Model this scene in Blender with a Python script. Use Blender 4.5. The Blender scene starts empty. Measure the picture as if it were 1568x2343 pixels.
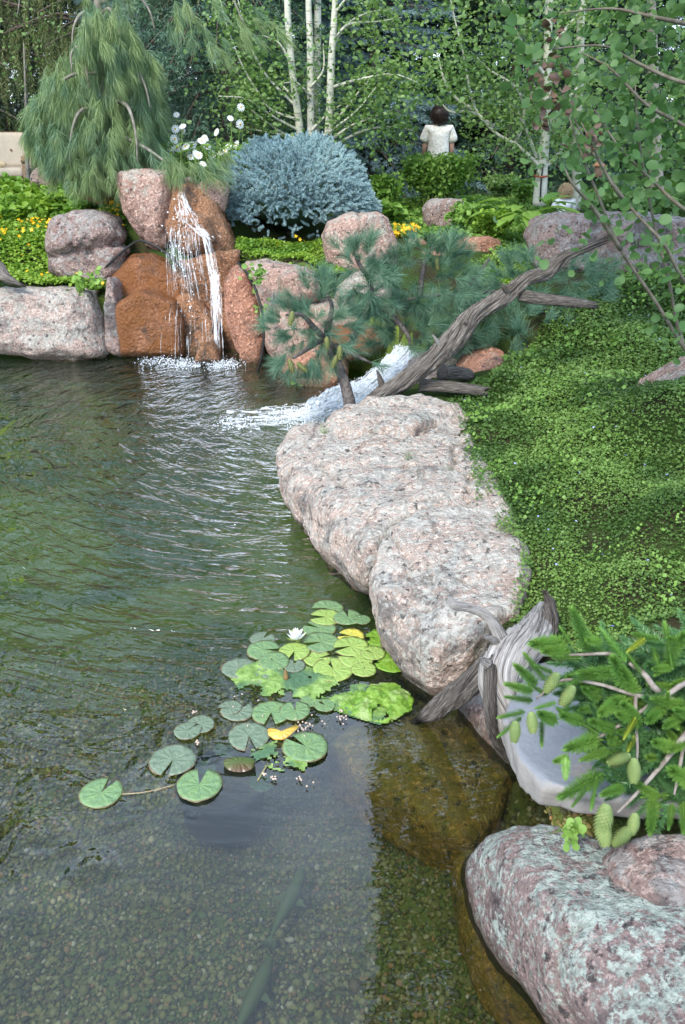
import bpy, bmesh, math, random
import numpy as np
from mathutils import Vector, Matrix
from mathutils.bvhtree import BVHTree
SC = bpy.context.scene
COL = SC.collection
R = math.radians
# ---------------------------------------------------------------- camera, sky, sun, exposure
CAMH, PITCH, FPX = 2.2, R(24.6), 1985.0
cam_d = bpy.data.cameras.new('camera')
cam_d.sensor_fit = 'VERTICAL'; cam_d.sensor_height = 23.6
cam_d.lens = 23.6 * FPX / 2342.0
cam_d.clip_start = 0.05; cam_d.clip_end = 600
cam_d.dof.use_dof = True; cam_d.dof.focus_distance = 5.6; cam_d.dof.aperture_fstop = 7.0
cam = bpy.data.objects.new('camera', cam_d); COL.objects.link(cam)
cam.location = (0, 0, CAMH); cam.rotation_euler = (R(90) - PITCH, 0, 0)
SC.camera = cam
SUN_EL, SUN_AZ = R(44), R(-150)          # azimuth measured from +Y towards +X
W = bpy.data.worlds.new('World'); SC.world = W; W.use_nodes = True
wn, wl = W.node_tree.nodes, W.node_tree.links
wn.clear()
wo = wn.new('ShaderNodeOutputWorld'); wb = wn.new('ShaderNodeBackground')
sky = wn.new('ShaderNodeTexSky'); sky.sky_type = 'NISHITA'; sky.sun_disc = False
sky.sun_elevation = SUN_EL; sky.sun_rotation = SUN_AZ; sky.altitude = 1800; sky.dust_density = 2.0
tcw = wn.new('ShaderNodeTexCoord'); nzw = wn.new('ShaderNodeTexNoise')
nzw.inputs['Scale'].default_value = 1.6; nzw.inputs['Detail'].default_value = 4
rmw = wn.new('ShaderNodeMapRange'); rmw.inputs['From Min'].default_value = 0.38; rmw.inputs['From Max'].default_value = 0.68
rmw.inputs['To Min'].default_value = 0.2; rmw.inputs['To Max'].default_value = 0.85
mxw = wn.new('ShaderNodeMix'); mxw.data_type = 'RGBA'
wl.new(tcw.outputs['Generated'], nzw.inputs['Vector']); wl.new(nzw.outputs['Fac'], rmw.inputs['Value'])
wl.new(rmw.outputs['Result'], mxw.inputs['Factor']); wl.new(sky.outputs['Color'], mxw.inputs['A'])
mxw.inputs['B'].default_value = (10.8, 13.2, 17.2, 1)      # thin bright cloud
wl.new(mxw.outputs['Result'], wb.inputs['Color']); wb.inputs['Strength'].default_value = 0.15
wl.new(wb.outputs['Background'], wo.inputs['Surface'])
sd = bpy.data.lights.new('sun', 'SUN'); sd.energy = 2.6; sd.angle = R(14); sd.color = (1.0, 0.93, 0.83)
sun = bpy.data.objects.new('sun', sd); COL.objects.link(sun)
_s = Vector((math.sin(SUN_AZ) * math.cos(SUN_EL), math.cos(SUN_AZ) * math.cos(SUN_EL), math.sin(SUN_EL)))
sun.rotation_euler = (-_s).to_track_quat('-Z', 'Y').to_euler(); sun.location = (-4, -4, 12)
SC.view_settings.view_transform = 'Standard'; SC.view_settings.look = 'None'
SC.view_settings.gamma = 1; SC.view_settings.exposure = 1.0
SC.view_settings.use_curve_mapping = False
SC.cycles.max_bounces = 8; SC.cycles.transparent_max_bounces = 24
SC.cycles.diffuse_bounces = 3; SC.cycles.glossy_bounces = 3; SC.cycles.transmission_bounces = 4
SC.cycles.use_denoising = True

# ---------------------------------------------------------------- helpers
CP, SP = math.cos(PITCH), math.sin(PITCH)
def ray(px, py):
    a, b = px - 784.0, 1171.0 - py
    return np.array([a, CP * FPX + SP * b, -SP * FPX + CP * b])
def P(px, py, z):                 # photo position + height above the pond -> place in the world
    d = ray(px, py); return np.array([0, 0, CAMH]) + d * ((z - CAMH) / d[2])
def PD(px, py, Y):                # photo position + distance -> place in the world
    d = ray(px, py); return np.array([0, 0, CAMH]) + d * (Y / d[1])
RNG = np.random.RandomState(7)
def _h(ix, iy, iz, s):
    n = (ix * 374761393 + iy * 668265263 + iz * 2147483647 + s * 974634777) & 0xffffffff
    n = ((n ^ (n >> 13)) * 1274126177) & 0xffffffff
    return ((n ^ (n >> 16)) & 0xffff) / 65535.0
def vnoise(p, s=0):
    p = np.asarray(p, float); i = np.floor(p).astype(np.int64); f = p - i; f = f * f * (3 - 2 * f)
    r = 0
    for dx in (0, 1):
        for dy in (0, 1):
            for dz in (0, 1):
                w = (f[:, 0] if dx else 1 - f[:, 0]) * (f[:, 1] if dy else 1 - f[:, 1]) * (f[:, 2] if dz else 1 - f[:, 2])
                r = r + w * _h(i[:, 0] + dx, i[:, 1] + dy, i[:, 2] + dz, s)
    return r * 2 - 1
def fbm(p, o=4, s=0, ridged=False, g=0.5):
    r = 0; a = 1.0; t = 0; p = np.asarray(p, float)
    for k in range(o):
        n = vnoise(p, s + k * 17)
        r = r + a * ((1 - 2 * np.abs(n)) if ridged else n); t += a
        p = p * 2.03 + 11.7; a *= g
    return r / t
ORG = {}
def setp(o, label=None, cat=None, group=None, kind=None):
    if label: o['label'] = label
    if cat: o['category'] = cat
    if group: o['group'] = group
    if kind: o['kind'] = kind
    return o
def thing(name, label, cat, loc, group=None):
    o = bpy.data.objects.new(name, None); COL.objects.link(o); o.empty_display_size = 0.1
    o.location = Vector(loc); ORG[o.name] = np.array(loc, float)
    return setp(o, label, cat, group)
def meshdata(name, V, F, mats, smooth=True, attr=None, midx=None):
    me = bpy.data.meshes.new(name); V = np.asarray(V, np.float32)
    if not isinstance(F, (list, tuple)) or (len(F) and isinstance(F[0], (int, np.integer))): F = [F]
    F = [np.asarray(f, np.int32) for f in F if len(f)]
    me.vertices.add(len(V)); me.vertices.foreach_set('co', V.ravel())
    nl = sum(f.size for f in F); nf = sum(len(f) for f in F)
    me.loops.add(nl); me.polygons.add(nf)
    me.loops.foreach_set('vertex_index', np.concatenate([f.ravel() for f in F]))
    tot = np.concatenate([np.full(len(f), f.shape[1], np.int32) for f in F])
    st = np.concatenate([[0], np.cumsum(tot)[:-1]]).astype(np.int32)
    me.polygons.foreach_set('loop_start', st)
    try: me.polygons.foreach_set('loop_total', tot)
    except Exception: pass
    me.polygons.foreach_set('use_smooth', np.full(nf, smooth, bool))
    if midx is not None: me.polygons.foreach_set('material_index', np.asarray(midx, np.int32))
    for m in (mats if isinstance(mats, (list, tuple)) else [mats]):
        me.materials.append(m)
    if attr is not None:
        a = me.attributes.new('flow', 'FLOAT_VECTOR', 'POINT'); a.data.foreach_set('vector', np.asarray(attr, np.float32).ravel())
    me.update(calc_edges=True); me.validate()
    return me
def mk(name, V, F, mats, parent=None, smooth=True, attr=None, midx=None, org=None, kind=None, label=None):
    V = np.asarray(V, float)
    if parent is not None: c = ORG[parent.name]
    elif org is not None: c = np.asarray(org, float)
    else:
        c = V.mean(0).copy(); c[2] = V[:, 2].min()
    me = meshdata(name, V - c, F, mats, smooth, attr, midx)
    o = bpy.data.objects.new(name, me); COL.objects.link(o); ORG[o.name] = c
    if parent is not None: o.parent = parent
    else: o.location = Vector(c)
    if kind: o['kind'] = kind
    if label: o['label'] = label
    return o
def inst(name, me, M, parent, label=None):       # M: 4x4 world matrix
    o = bpy.data.objects.new(name, me); COL.objects.link(o)
    if parent is not None:
        o.parent = parent; M = Matrix.Translation(-Vector(ORG[parent.name])) @ M
        ORG[o.name] = ORG[parent.name]
    o.matrix_local = M
    if label: o['label'] = label
    return o
def frames(D, roll=None):          # columns x,y,z with z along D
    D = np.asarray(D, float); D = D / (np.linalg.norm(D, axis=1, keepdims=True) + 1e-9)
    up = np.where(np.abs(D[:, 2:3]) > 0.95, np.array([[1.0, 0, 0]]), np.array([[0, 0, 1.0]]))
    X = np.cross(up, D); X /= np.linalg.norm(X, axis=1, keepdims=True); Y = np.cross(D, X)
    if roll is not None:
        c, s = np.cos(roll)[:, None], np.sin(roll)[:, None]; X, Y = X * c + Y * s, Y * c - X * s
    return np.stack([X, Y, D], 2)
def spread(tmpl, pos, fr, sc):     # copies of templates merged in one mesh
    pos = np.asarray(pos, float); sc = np.asarray(sc, float)
    if sc.ndim == 0: sc = np.full(len(pos), float(sc))
    if sc.ndim == 1: sc = np.repeat(sc[:, None], 3, 1)
    Vs, Fs, off = [], [], 0
    pick = np.arange(len(pos)) % len(tmpl)
    for k, (tv, tf) in enumerate(tmpl):
        s = pick == k; n = int(s.sum())
        if not n: continue
        v = np.einsum('nij,nvj->nvi', fr[s], tv[None] * sc[s][:, None, :]) + pos[s][:, None]
        f = tf[None] + (np.arange(n) * len(tv))[:, None, None] + off
        Vs.append(v.reshape(-1, 3)); Fs.append(f.reshape(-1, tf.shape[1])); off += n * len(tv)
    return np.concatenate(Vs), np.concatenate(Fs)
def join(parts):
    Vs, Fs, off = [], [], 0
    for V, F in parts:
        Vs.append(np.asarray(V, float)); Fs.append(np.asarray(F) + off); off += len(V)
    V = np.concatenate(Vs); out = {}
    for f in Fs: out.setdefault(f.shape[1], []).append(f)
    return V, [np.concatenate(x) for x in out.values()]
def catmull(pts, rad, n):
    pts = np.asarray(pts, float); rad = np.asarray(rad, float)
    a = np.concatenate([[2 * pts[0] - pts[1]], pts, [2 * pts[-1] - pts[-2]]])
    ra = np.concatenate([[rad[0]], rad, [rad[-1]]]); o, r = [], []
    for i in range(len(pts) - 1):
        for t in np.linspace(0, 1, n, endpoint=False):
            p0, p1, p2, p3 = a[i:i + 4]
            o.append(.5 * ((2 * p1) + (-p0 + p2) * t + (2 * p0 - 5 * p1 + 4 * p2 - p3) * t * t + (-p0 + 3 * p1 - 3 * p2 + p3) * t ** 3))
            r.append(ra[i + 1] * (1 - t) + ra[i + 2] * t)
    o.append(pts[-1]); r.append(rad[-1])
    return np.array(o), np.array(r)
def tube(pts, rad, sides=8, n=4, flow=False, bump=0, seed=0, flat=1.0, jag=0, bf=1.0):
    C, r = catmull(pts, rad, n)
    T = np.gradient(C, axis=0); T /= np.linalg.norm(T, axis=1, keepdims=True) + 1e-9
    X = np.zeros_like(T); x = np.cross(T[0], [0.3, 0.1, 1.0]); x /= np.linalg.norm(x)
    for i in range(len(C)):
        x = x - T[i] * np.dot(x, T[i]); x /= np.linalg.norm(x); X[i] = x
    Y = np.cross(T, X); L = np.concatenate([[0], np.cumsum(np.linalg.norm(np.diff(C, axis=0), axis=1))])
    th = np.linspace(0, 2 * np.pi, sides, endpoint=False); c, s = np.cos(th), np.sin(th)
    rm = max(r.mean(), 1e-4)
    fl = np.stack([np.broadcast_to(c, (len(C), sides)) , np.broadcast_to(s, (len(C), sides)), np.repeat(L[:, None], sides, 1) / rm * .28], 2).reshape(-1, 3)
    tw = fl.copy()
    a = fl[:, 2] * 0.5; tw[:, 0], tw[:, 1] = fl[:, 0] * np.cos(a) - fl[:, 1] * np.sin(a), fl[:, 0] * np.sin(a) + fl[:, 1] * np.cos(a)
    q = 1.0
    if bump: q = .80 + (bump * fbm(tw * np.array([2.6, 2.6, .7]) * bf + seed, 4, seed, True) + bump * .7 * vnoise(tw * np.array([1, 1, .9]) + seed * 3, seed + 5)).reshape(len(C), sides)
    rr = r[:, None] * q
    if jag:
        Lj = jag * rm * np.abs(vnoise(np.stack([c * 2.3, s * 2.3, 0 * c + seed], 1), seed))
        C2 = np.repeat(C[:, None, :], sides, 1); C2[-1] += T[-1] * Lj[:, None] * 2
    else: C2 = np.repeat(C[:, None, :], sides, 1)
    V = C2 + X[:, None] * (rr * c)[:, :, None] + Y[:, None] * (rr * s * flat)[:, :, None]
    V = V.reshape(-1, 3); n_ = len(C)
    i = np.arange(n_ - 1)[:, None] * sides; j = np.arange(sides)[None]; j2 = (j + 1) % sides
    F = np.stack([i + j, i + j2, i + sides + j2, i + sides + j], 2).reshape(-1, 4)
    V = np.concatenate([V, [C[0]], [C[-1] - (T[-1] * rm * .5 if jag else 0)]]); b0, b1 = len(V) - 2, len(V) - 1
    jj = np.arange(sides); k = (jj + 1) % sides; e = (n_ - 1) * sides
    cap = np.concatenate([np.stack([np.full(sides, b0), k, jj], 1), np.stack([np.full(sides, b1), e + jj, e + k], 1)])
    F = [F, cap]
    if flow: return V, F, np.concatenate([tw, [[0, 0, 0]], [[0, 0, fl[-1, 2]]]])
    return V, F
def jt(tubes):                     # join tubes (V,[quads,tris])
    Vs, Q, T, off = [], [], [], 0
    for V, F in tubes:
        Vs.append(V); Q.append(F[0] + off); T.append(F[1] + off); off += len(V)
    return np.concatenate(Vs), [np.concatenate(Q), np.concatenate(T)]
# templates --------------------------------------------------------
def brush(n, L, nl, w, seed, ang=55, up=0.0, tip=True, taper=.6):       # needled shoot along +Z
    r = np.random.RandomState(seed); t = np.linspace(0, 1, n) ** .95; th = np.arange(n) * 2.39996 + r.rand(n) * .8
    a = R(ang) * (1 - (t ** 3) * (.75 if tip else 0)) * (1 + .15 * r.randn(n))
    d = np.stack([np.cos(th) * np.sin(a), np.sin(th) * np.sin(a), np.cos(a)], 1)
    l = nl * (1 - taper * .5 * t) * (.8 + .4 * r.rand(n))
    b = np.stack([0 * t, 0 * t, t * L], 1)
    side = np.cross(d, r.randn(n, 3)); side /= np.linalg.norm(side, axis=1, keepdims=True)
    V = np.stack([b - side * w / 2, b + side * w / 2, b + d * l[:, None]], 1).reshape(-1, 3)
    return V, np.arange(3 * n).reshape(-1, 3)
def tuft(n, L, w, seed, a0=8, a1=60, stem=.35, droop=0.0):       # pine bundle fan about +Z, two pieces per needle
    r = np.random.RandomState(seed); th = r.rand(n) * 6.283; a = np.radians(a0 + (a1 - a0) * r.rand(n) ** .8)
    d = np.stack([np.cos(th) * np.sin(a), np.sin(th) * np.sin(a), np.cos(a)], 1)
    b = np.stack([0 * th, 0 * th, r.rand(n) * stem * L], 1); l = L * (.65 + .4 * r.rand(n))
    side = np.cross(d, r.randn(n, 3)); side /= np.linalg.norm(side, axis=1, keepdims=True)
    m = b + d * (l * .5)[:, None]; e = b + d * l[:, None]; e[:, :2] *= (1 - droop)
    V = np.stack([b - side * w / 2, b + side * w / 2, m + side * w * .45, m - side * w * .45, e], 1).reshape(-1, 3)
    k = np.arange(n)[:, None] * 5
    F = np.concatenate([k + [0, 1, 2], k + [0, 2, 3], k + [3, 2, 4]])
    return V, F
def leaf(w=1.0, fold=.18, pointy=.25, seg=7, curl=.1):        # length 1 along +Y, normal +Z
    t = np.linspace(0, np.pi, seg + 1)
    y = .5 - .5 * np.cos(t); x = .5 * w * np.sin(t) ** (1 + pointy)
    L = np.stack([-x, y, np.abs(x) * fold - curl * y * y], 1)[1:-1]; Rr = L * [-1, 1, 1]
    m = np.stack([0 * y, y, -curl * y * y], 1)[1:-1]
    V = np.concatenate([[[0, 0, 0]], L, m, Rr, [[0, 1, -curl]]]); n = len(L)
    F = []
    for A, s in ((1, 1), (1 + 2 * n, -1)):
        M = 1 + n
        F.append([0, M, A] if s > 0 else [0, A, M])
        for i in range(n - 1):
            for f in ([A + i, M + i, M + i + 1], [A + i, M + i + 1, A + i + 1]): F.append(f if s > 0 else f[::-1])
        F.append([A + n - 1, M + n - 1, len(V) - 1] if s > 0 else [M + n - 1, A + n - 1, len(V) - 1])
    return V, np.array(F)
LEAF_LO = (np.array([[0, 0, 0], [-.38, .3, .1], [-.3, .75, .05], [0, 1, -.12], [.3, .75, .05], [.38, .3, .1]], float),
           np.array([[0, 2, 1], [0, 3, 2], [0, 4, 3], [0, 5, 4]]))
LEAF_Q = (np.array([[0, 0, 0], [-.45, .5, .12], [0, 1, -.05], [.45, .5, .12]], float), np.array([[0, 2, 1], [0, 3, 2]]))
def ico(sub):
    bm = bmesh.new(); bmesh.ops.create_icosphere(bm, subdivisions=sub, radius=1)
    V = np.array([v.co[:] for v in bm.verts]); F = np.array([[v.index for v in f.verts] for f in bm.faces]); bm.free()
    return V, F
ICO1, ICO2, ICO3 = ico(1), ico(2), ico(3)
def leafframes(n, tilt, r, up=(0, 0, 1)):     # leaves: normal near up, random heading
    a = r.rand(n) * 6.283; nrm = np.array(up)[None] + r.randn(n, 3) * tilt
    nrm /= np.linalg.norm(nrm, axis=1, keepdims=True)
    h = np.stack([np.cos(a), np.sin(a), 0 * a], 1); h -= nrm * (h * nrm).sum(1, keepdims=True)
    h /= np.linalg.norm(h, axis=1, keepdims=True); x = np.cross(h, nrm)
    return np.stack([x, h, nrm], 2)
def inpoly(x, y, poly):
    poly = np.asarray(poly)[:, :2]; c = np.zeros(len(x), bool); n = len(poly); j = n - 1
    for i in range(n):
        xi, yi, xj, yj = *poly[i], *poly[j]
        with np.errstate(divide='ignore', invalid='ignore'):
            k = ((yi > y) != (yj > y)) & (x < (xj - xi) * (y - yi) / (yj - yi + 1e-12) + xi)
        c ^= k; j = i
    return c
def polydist(x, y, poly):
    poly = np.asarray(poly)[:, :2]; d = np.full(len(x), 1e9)
    for i in range(len(poly)):
        a, b = poly[i - 1], poly[i]; ab = b - a; t = np.clip(((x - a[0]) * ab[0] + (y - a[1]) * ab[1]) / (ab @ ab + 1e-12), 0, 1)
        d = np.minimum(d, np.hypot(x - a[0] - t * ab[0], y - a[1] - t * ab[1]))
    return d
# materials --------------------------------------------------------
class NT:
    def __init__(s, name):
        s.m = bpy.data.materials.new(name); s.m.use_nodes = True; s.n = s.m.node_tree.nodes; s.l = s.m.node_tree.links
        s.n.clear(); s.out = s.n.new('ShaderNodeOutputMaterial')
    def N(s, t, **k):
        o = s.n.new('ShaderNode' + t)
        for a, b in k.items(): setattr(o, a, b)
        return o
    def put(s, sock, v):
        if isinstance(v, bpy.types.NodeSocket): s.l.new(v, sock)
        elif isinstance(v, (tuple, list)) and sock.type == 'RGBA': sock.default_value = (*v[:3], 1)
        else: sock.default_value = v
    def coord(s, kind='Object'):
        if kind == 'flow':
            a = s.N('Attribute', attribute_name='flow'); return a.outputs['Vector']
        if kind == 'pos': return s.N('NewGeometry').outputs['Position']
        return s.N('TexCoord').outputs[kind]
    def mapv(s, v, sc):
        m = s.N('Mapping'); s.put(m.inputs['Vector'], v); m.inputs['Scale'].default_value = sc; return m.outputs[0]
    def noise(s, v, sc, det=4, rough=.55, dist=0):
        n = s.N('TexNoise'); s.put(n.inputs['Vector'], v); s.put(n.inputs['Scale'], sc); n.inputs['Detail'].default_value = det
        n.inputs['Roughness'].default_value = rough; n.inputs['Distortion'].default_value = dist; return n.outputs['Fac']
    def vor(s, v, sc, feat='F1', out='Distance'):
        n = s.N('TexVoronoi', feature=feat); s.put(n.inputs['Vector'], v); s.put(n.inputs['Scale'], sc); return n.outputs[out]
    def rng(s, v, a, b, c=0, d=1):
        m = s.N('MapRange'); m.interpolation_type = 'SMOOTHSTEP'
        s.put(m.inputs['Value'], v)
        for k, x in (('From Min', a), ('From Max', b), ('To Min', c), ('To Max', d)): s.put(m.inputs[k], x)
        return m.outputs['Result']
    def mix(s, f, a, b):
        m = s.N('Mix', data_type='RGBA'); s.put(m.inputs['Factor'], f); s.put(m.inputs['A'], a); s.put(m.inputs['B'], b); return m.outputs['Result']
    def math(s, op, a, b=0.0):
        m = s.N('Math', operation=op); s.put(m.inputs[0], a); s.put(m.inputs[1], b); return m.outputs[0]
    def sep(s, v):
        m = s.N('SeparateXYZ'); s.put(m.inputs[0], v); return m.outputs
    def bump(s, h, dist, strength=1.0, nrm=None):
        b = s.N('Bump'); s.put(b.inputs['Height'], h); b.inputs['Distance'].default_value = dist; b.inputs['Strength'].default_value = strength
        if nrm is not None: s.put(b.inputs['Normal'], nrm)
        return b.outputs[0]
    def bsdf(s, col, rough=.7, nrm=None, spec=.3, trans=None, tcol=None, sub=None):
        p = s.N('BsdfPrincipled'); s.put(p.inputs['Base Color'], col); s.put(p.inputs['Roughness'], rough)
        s.put(p.inputs['Specular IOR Level'], spec)
        if nrm is not None: s.put(p.inputs['Normal'], nrm)
        sh = p.outputs[0]
        if trans:
            t = s.N('BsdfTranslucent'); s.put(t.inputs['Color'], tcol if tcol is not None else col)
            m = s.N('MixShader'); m.inputs[0].default_value = trans; s.l.new(sh, m.inputs[1]); s.l.new(t.outputs[0], m.inputs[2]); sh = m.outputs[0]
        return s.fin(sh)
    def fin(s, sh): s.l.new(sh, s.out.inputs['Surface']); return s.m
def foliage(name, a, b, c=None, rough=.5, trans=.25, spec=.35, sc=1.2):
    t = NT(name); rnd = t.N('NewGeometry').outputs['Random Per Island']; oi = t.N('ObjectInfo').outputs['Random']
    col = t.mix(rnd, a, b)
    n = t.noise(t.coord('pos'), sc, 3)
    col = t.mix(t.rng(n, .42, .62), col, c if c else tuple(x * .7 for x in a))
    r2 = t.N('MixRGB') if False else None
    tc = t.mix(.5, col, (a[0] * 1.8, a[1] * 2.0, a[2] * .8))
    return t.bsdf(col, rough, spec=spec, trans=trans, tcol=tc)
def granite(name, p1, p2, dark, lich, la=.5, lmin=.5, wet=0, orange=None, stain=.5, grain=1.0, algae=True, lf=1.0):
    t = NT(name); v = t.coord('Object'); oi = t.N('ObjectInfo')
    off = t.N('VectorMath', operation='ADD'); t.put(off.inputs[0], v); cmb = t.N('CombineXYZ')
    s7 = t.math('MULTIPLY', oi.outputs['Random'], 37.0)
    for i in range(3): t.put(cmb.inputs[i], s7)
    t.put(off.inputs[1], cmb.outputs[0]); v = off.outputs[0]
    col = t.mix(t.rng(t.noise(v, 2.2, 4, .6, .6), .35, .65), p1, p2)
    g1 = t.noise(v, 46 * grain, 2, .7)
    col = t.mix(t.rng(g1, .52, .66, 0, .75), col, tuple(min(1, x * 1.7 + .05) for x in p1))
    g2 = t.noise(v, 33 * grain, 4, .75, .2)
    col = t.mix(t.rng(g2, .54, .66, 0, .8), col, tuple(x * .42 for x in p2))
    geo = t.N('NewGeometry'); nz = t.sep(geo.outputs['Normal'])[2]; pz = t.sep(geo.outputs['Position'])[2]
    st = t.noise(v, 3.1, 6, .68, .8)
    col = t.mix(t.math('MULTIPLY', t.rng(st, .50, .64), stain), col, dark)
    ln = t.math('ADD', t.math('MULTIPLY', t.noise(v, 4.2 * lf, 3, .6), .35), t.math('MULTIPLY', t.noise(v, 17 * lf, 6, .75, .2), .65))
    lm = t.rng(t.math('ADD', ln, t.math('MULTIPLY', nz, .06)), 1 - lmin, 1 - lmin + .07, 0, la)
    l2 = t.mix(t.rng(t.noise(v, 30, 3), .4, .6), lich, tuple(x * .62 for x in lich))
    col = t.mix(lm, col, l2)
    bl = t.noise(v, 21, 5, .7)
    col = t.mix(t.rng(bl, .57, .64, 0, .8), col, (.035, .034, .036))
    rough = .85
    if orange is not None:
        om = t.rng(t.noise(v, 2.6, 4, .6, .5), .32, .52)
        col = t.mix(om, col, orange); 
    if wet: rough = t.rng(t.noise(v, 5, 3), .35, .65, .22, .5)
    # damp, algae-stained foot where the rock meets the pond
    wob = t.math('ADD', pz, t.math('MULTIPLY', t.noise(v, 9, 3), -.06))
    if algae:
        col = t.mix(t.rng(wob, .045, -.005), col, t.mix(.6, col, (.05, .035, .018)))
        uw = t.mix(t.rng(t.noise(v, 7, 4), .4, .62), (.155, .085, .018), (.06, .07, .012))
        col = t.mix(t.rng(wob, -.02, -.06, 0, .9), col, uw)
    vo = t.vor(v, 38 * grain, 'SMOOTH_F1')
    h = t.math('ADD', t.math('MULTIPLY', t.noise(v, 14, 9, .68), 1.0), t.math('MULTIPLY', vo, .35))
    h = t.math('ADD', h, t.math('MULTIPLY', t.noise(v, 95 * grain, 3, .6), .35))
    nr = t.bump(h, .05, 1.0)
    return t.bsdf(col, rough, nr, spec=.5 if wet else .2)
def wood(name, light, mid, dark):
    t = NT(name); f = t.coord('flow')
    v = t.mapv(f, (5, 5, 1.1)); n1 = t.noise(v, 1.0, 6, .75, .9)
    n2 = t.noise(t.mapv(f, (22, 22, 2.2)), 1.0, 4, .6)
    col = t.mix(t.rng(n1, .36, .56), dark, mid); col = t.mix(t.rng(n2, .45, .7), col, light)
    col = t.mix(t.rng(t.noise(t.mapv(f, (3, 3, .8)), 1.0, 3), .56, .7, 0, .8), col, dark)
    pz = t.sep(t.coord('pos'))[2]
    col = t.mix(t.rng(pz, .06, 0), col, (.02, .017, .014))
    h = t.math('ADD', t.math('MULTIPLY', n1, 1.0), t.math('MULTIPLY', n2, .5))
    return t.bsdf(col, .8, t.bump(h, .02, 1.0), spec=.15)
def plain(name, c, rough=.6, c2=None, sc=20, spec=.3, bumpd=0, trans=None):
    t = NT(name); v = t.coord('Object'); n = t.noise(v, sc, 4)
    col = t.mix(t.rng(n, .35, .65), c, c2 if c2 else tuple(x * .75 for x in c))
    return t.bsdf(col, rough, t.bump(n, bumpd) if bumpd else None, spec=spec, trans=trans)
PINK1, PINK2 = (.43, .29, .235), (.33, .205, .16)
DK, LICH = (.13, .115, .105), (.50, .52, .45)
M = dict(
  pink=granite('pink_granite', PINK1, PINK2, DK, LICH, la=.6, lmin=.47, stain=.55),
  pale=granite('pale_granite', (.42, .32, .27), (.32, .225, .185), (.13, .12, .11), (.50, .51, .45), la=.6, lmin=.52, stain=.75),
  grey=granite('lichened_granite', (.30, .22, .19), (.25, .16, .135), (.10, .095, .095), (.43, .44, .41), la=.55, lmin=.5, stain=.8),
  spot=granite('spotted_granite', (.27, .20, .18), (.19, .135, .125), (.07, .062, .062), (.46, .53, .46), la=.9, lmin=.49, stain=.6, grain=1.4, lf=2.6),
  slab=granite('ledge_granite', (.48, .38, .315), (.36, .275, .225), (.14, .13, .12), (.56, .56, .50), la=.7, lmin=.49, stain=.85, grain=1.1, lf=1.8),
  red=granite('red_granite', (.42, .22, .145), (.33, .155, .10), (.14, .10, .08), LICH, la=.35, lmin=.42, stain=.5),
  wet=granite('wet_granite', (.30, .13, .06), (.22, .085, .035), (.06, .04, .025), LICH, la=.1, lmin=.38, wet=1, orange=(.20, .075, .02), stain=.7),
  wetb=granite('wet_brown_granite', (.32, .155, .075), (.20, .09, .04), (.06, .045, .03), (.42, .34, .24), la=.3, lmin=.44, wet=1, stain=.7),
  under=granite('submerged_rock', (.46, .25, .04), (.30, .19, .035), (.10, .08, .02), (.25, .23, .05), la=.5, lmin=.5, stain=.5, algae=False),
)
print('helpers ready')
# ---------------------------------------------------------------- ground, pond bed, water
CTRL = [P(*q) for q in [(1070,950,.40),(1130,1060,.38),(1180,1180,.38),(1210,1300,.36),(1200,1400,.30),(1290,1450,.34),(1568,1450,.60),(1568,1150,.72),
    (1400,1100,.58),(1568,900,.85),(1400,900,.66),(1250,950,.5),(1300,1250,.46),(1450,1300,.58)]]
CTRL += [PD(*q) for q in [(1400,640,7.6),(1568,640,7.4),(1300,700,7.0),(1180,840,6.1),(1480,760,6.4),
    (660,552,9.8),(560,556,9.4),(820,545,9.6),(900,520,10.6),(1020,548,10.0),(1240,470,12.6),(1060,452,14.2),(1150,452,15.5),(1300,500,11.5),(640,590,8.9),(760,640,8.6),
    (0,640,8.95),(150,655,8.8),(60,540,10.0),(160,520,10.2),(0,440,12.0),(200,430,12.0),(30,428,14.5),(330,430,10.5),(230,680,8.7),(450,400,10.2)]]
CTRL += [np.array(q, float) for q in [(0, 19, 1.0), (-8, 22, 1.0), (9, 20, 1.25), (-16, 12, .9), (14, 8, 1.4), (0, 60, 1.3), (60, 30, 1.3), (-60, 30, 1.3), (0, 300, 1.3), (-7, 6, .5),
    (-7, 1, .5), (3.5, 1.5, .8), (3.5, 4, 1.0), (1.6, 1.2, .5), (0, -1.0, .55), (-60, -60, 1), (60, -60, 1.3), (1.0, 2.1, .22), (1.7, 2.4, .42), (-3, -1, .5), (3, -1, .7),
    (.9, 6.7, .25), (.5, 7.4, .45), (.75, 8.3, .6)]]
CTRL = np.array(CTRL)
POND = [(-6.2, .35), (-6.2, 8.9), (-3.6, 8.75), (-2.4, 8.7), (-1.5, 9.0), (-.9, 8.95), (-.2, 8.85), (.1, 8.2), (.45, 7.8), (.8, 7.3), (.62, 6.5), (.35, 5.9), (.15, 5.2), (.3, 4.6), (.42, 4.0), (.5, 3.3), (.75, 2.7), (.8, 2.2), (.9, 1.5), (1.2, .35)]
def hbase(x, y):
    x, y = np.asarray(x, float), np.asarray(y, float)
    d2 = (x[:, None] - CTRL[None, :, 0]) ** 2 + (y[:, None] - CTRL[None, :, 1]) ** 2
    w = 1 / (d2 + .02) ** 1.8
    return (w * CTRL[None, :, 2]).sum(1) / w.sum(1)
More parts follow.
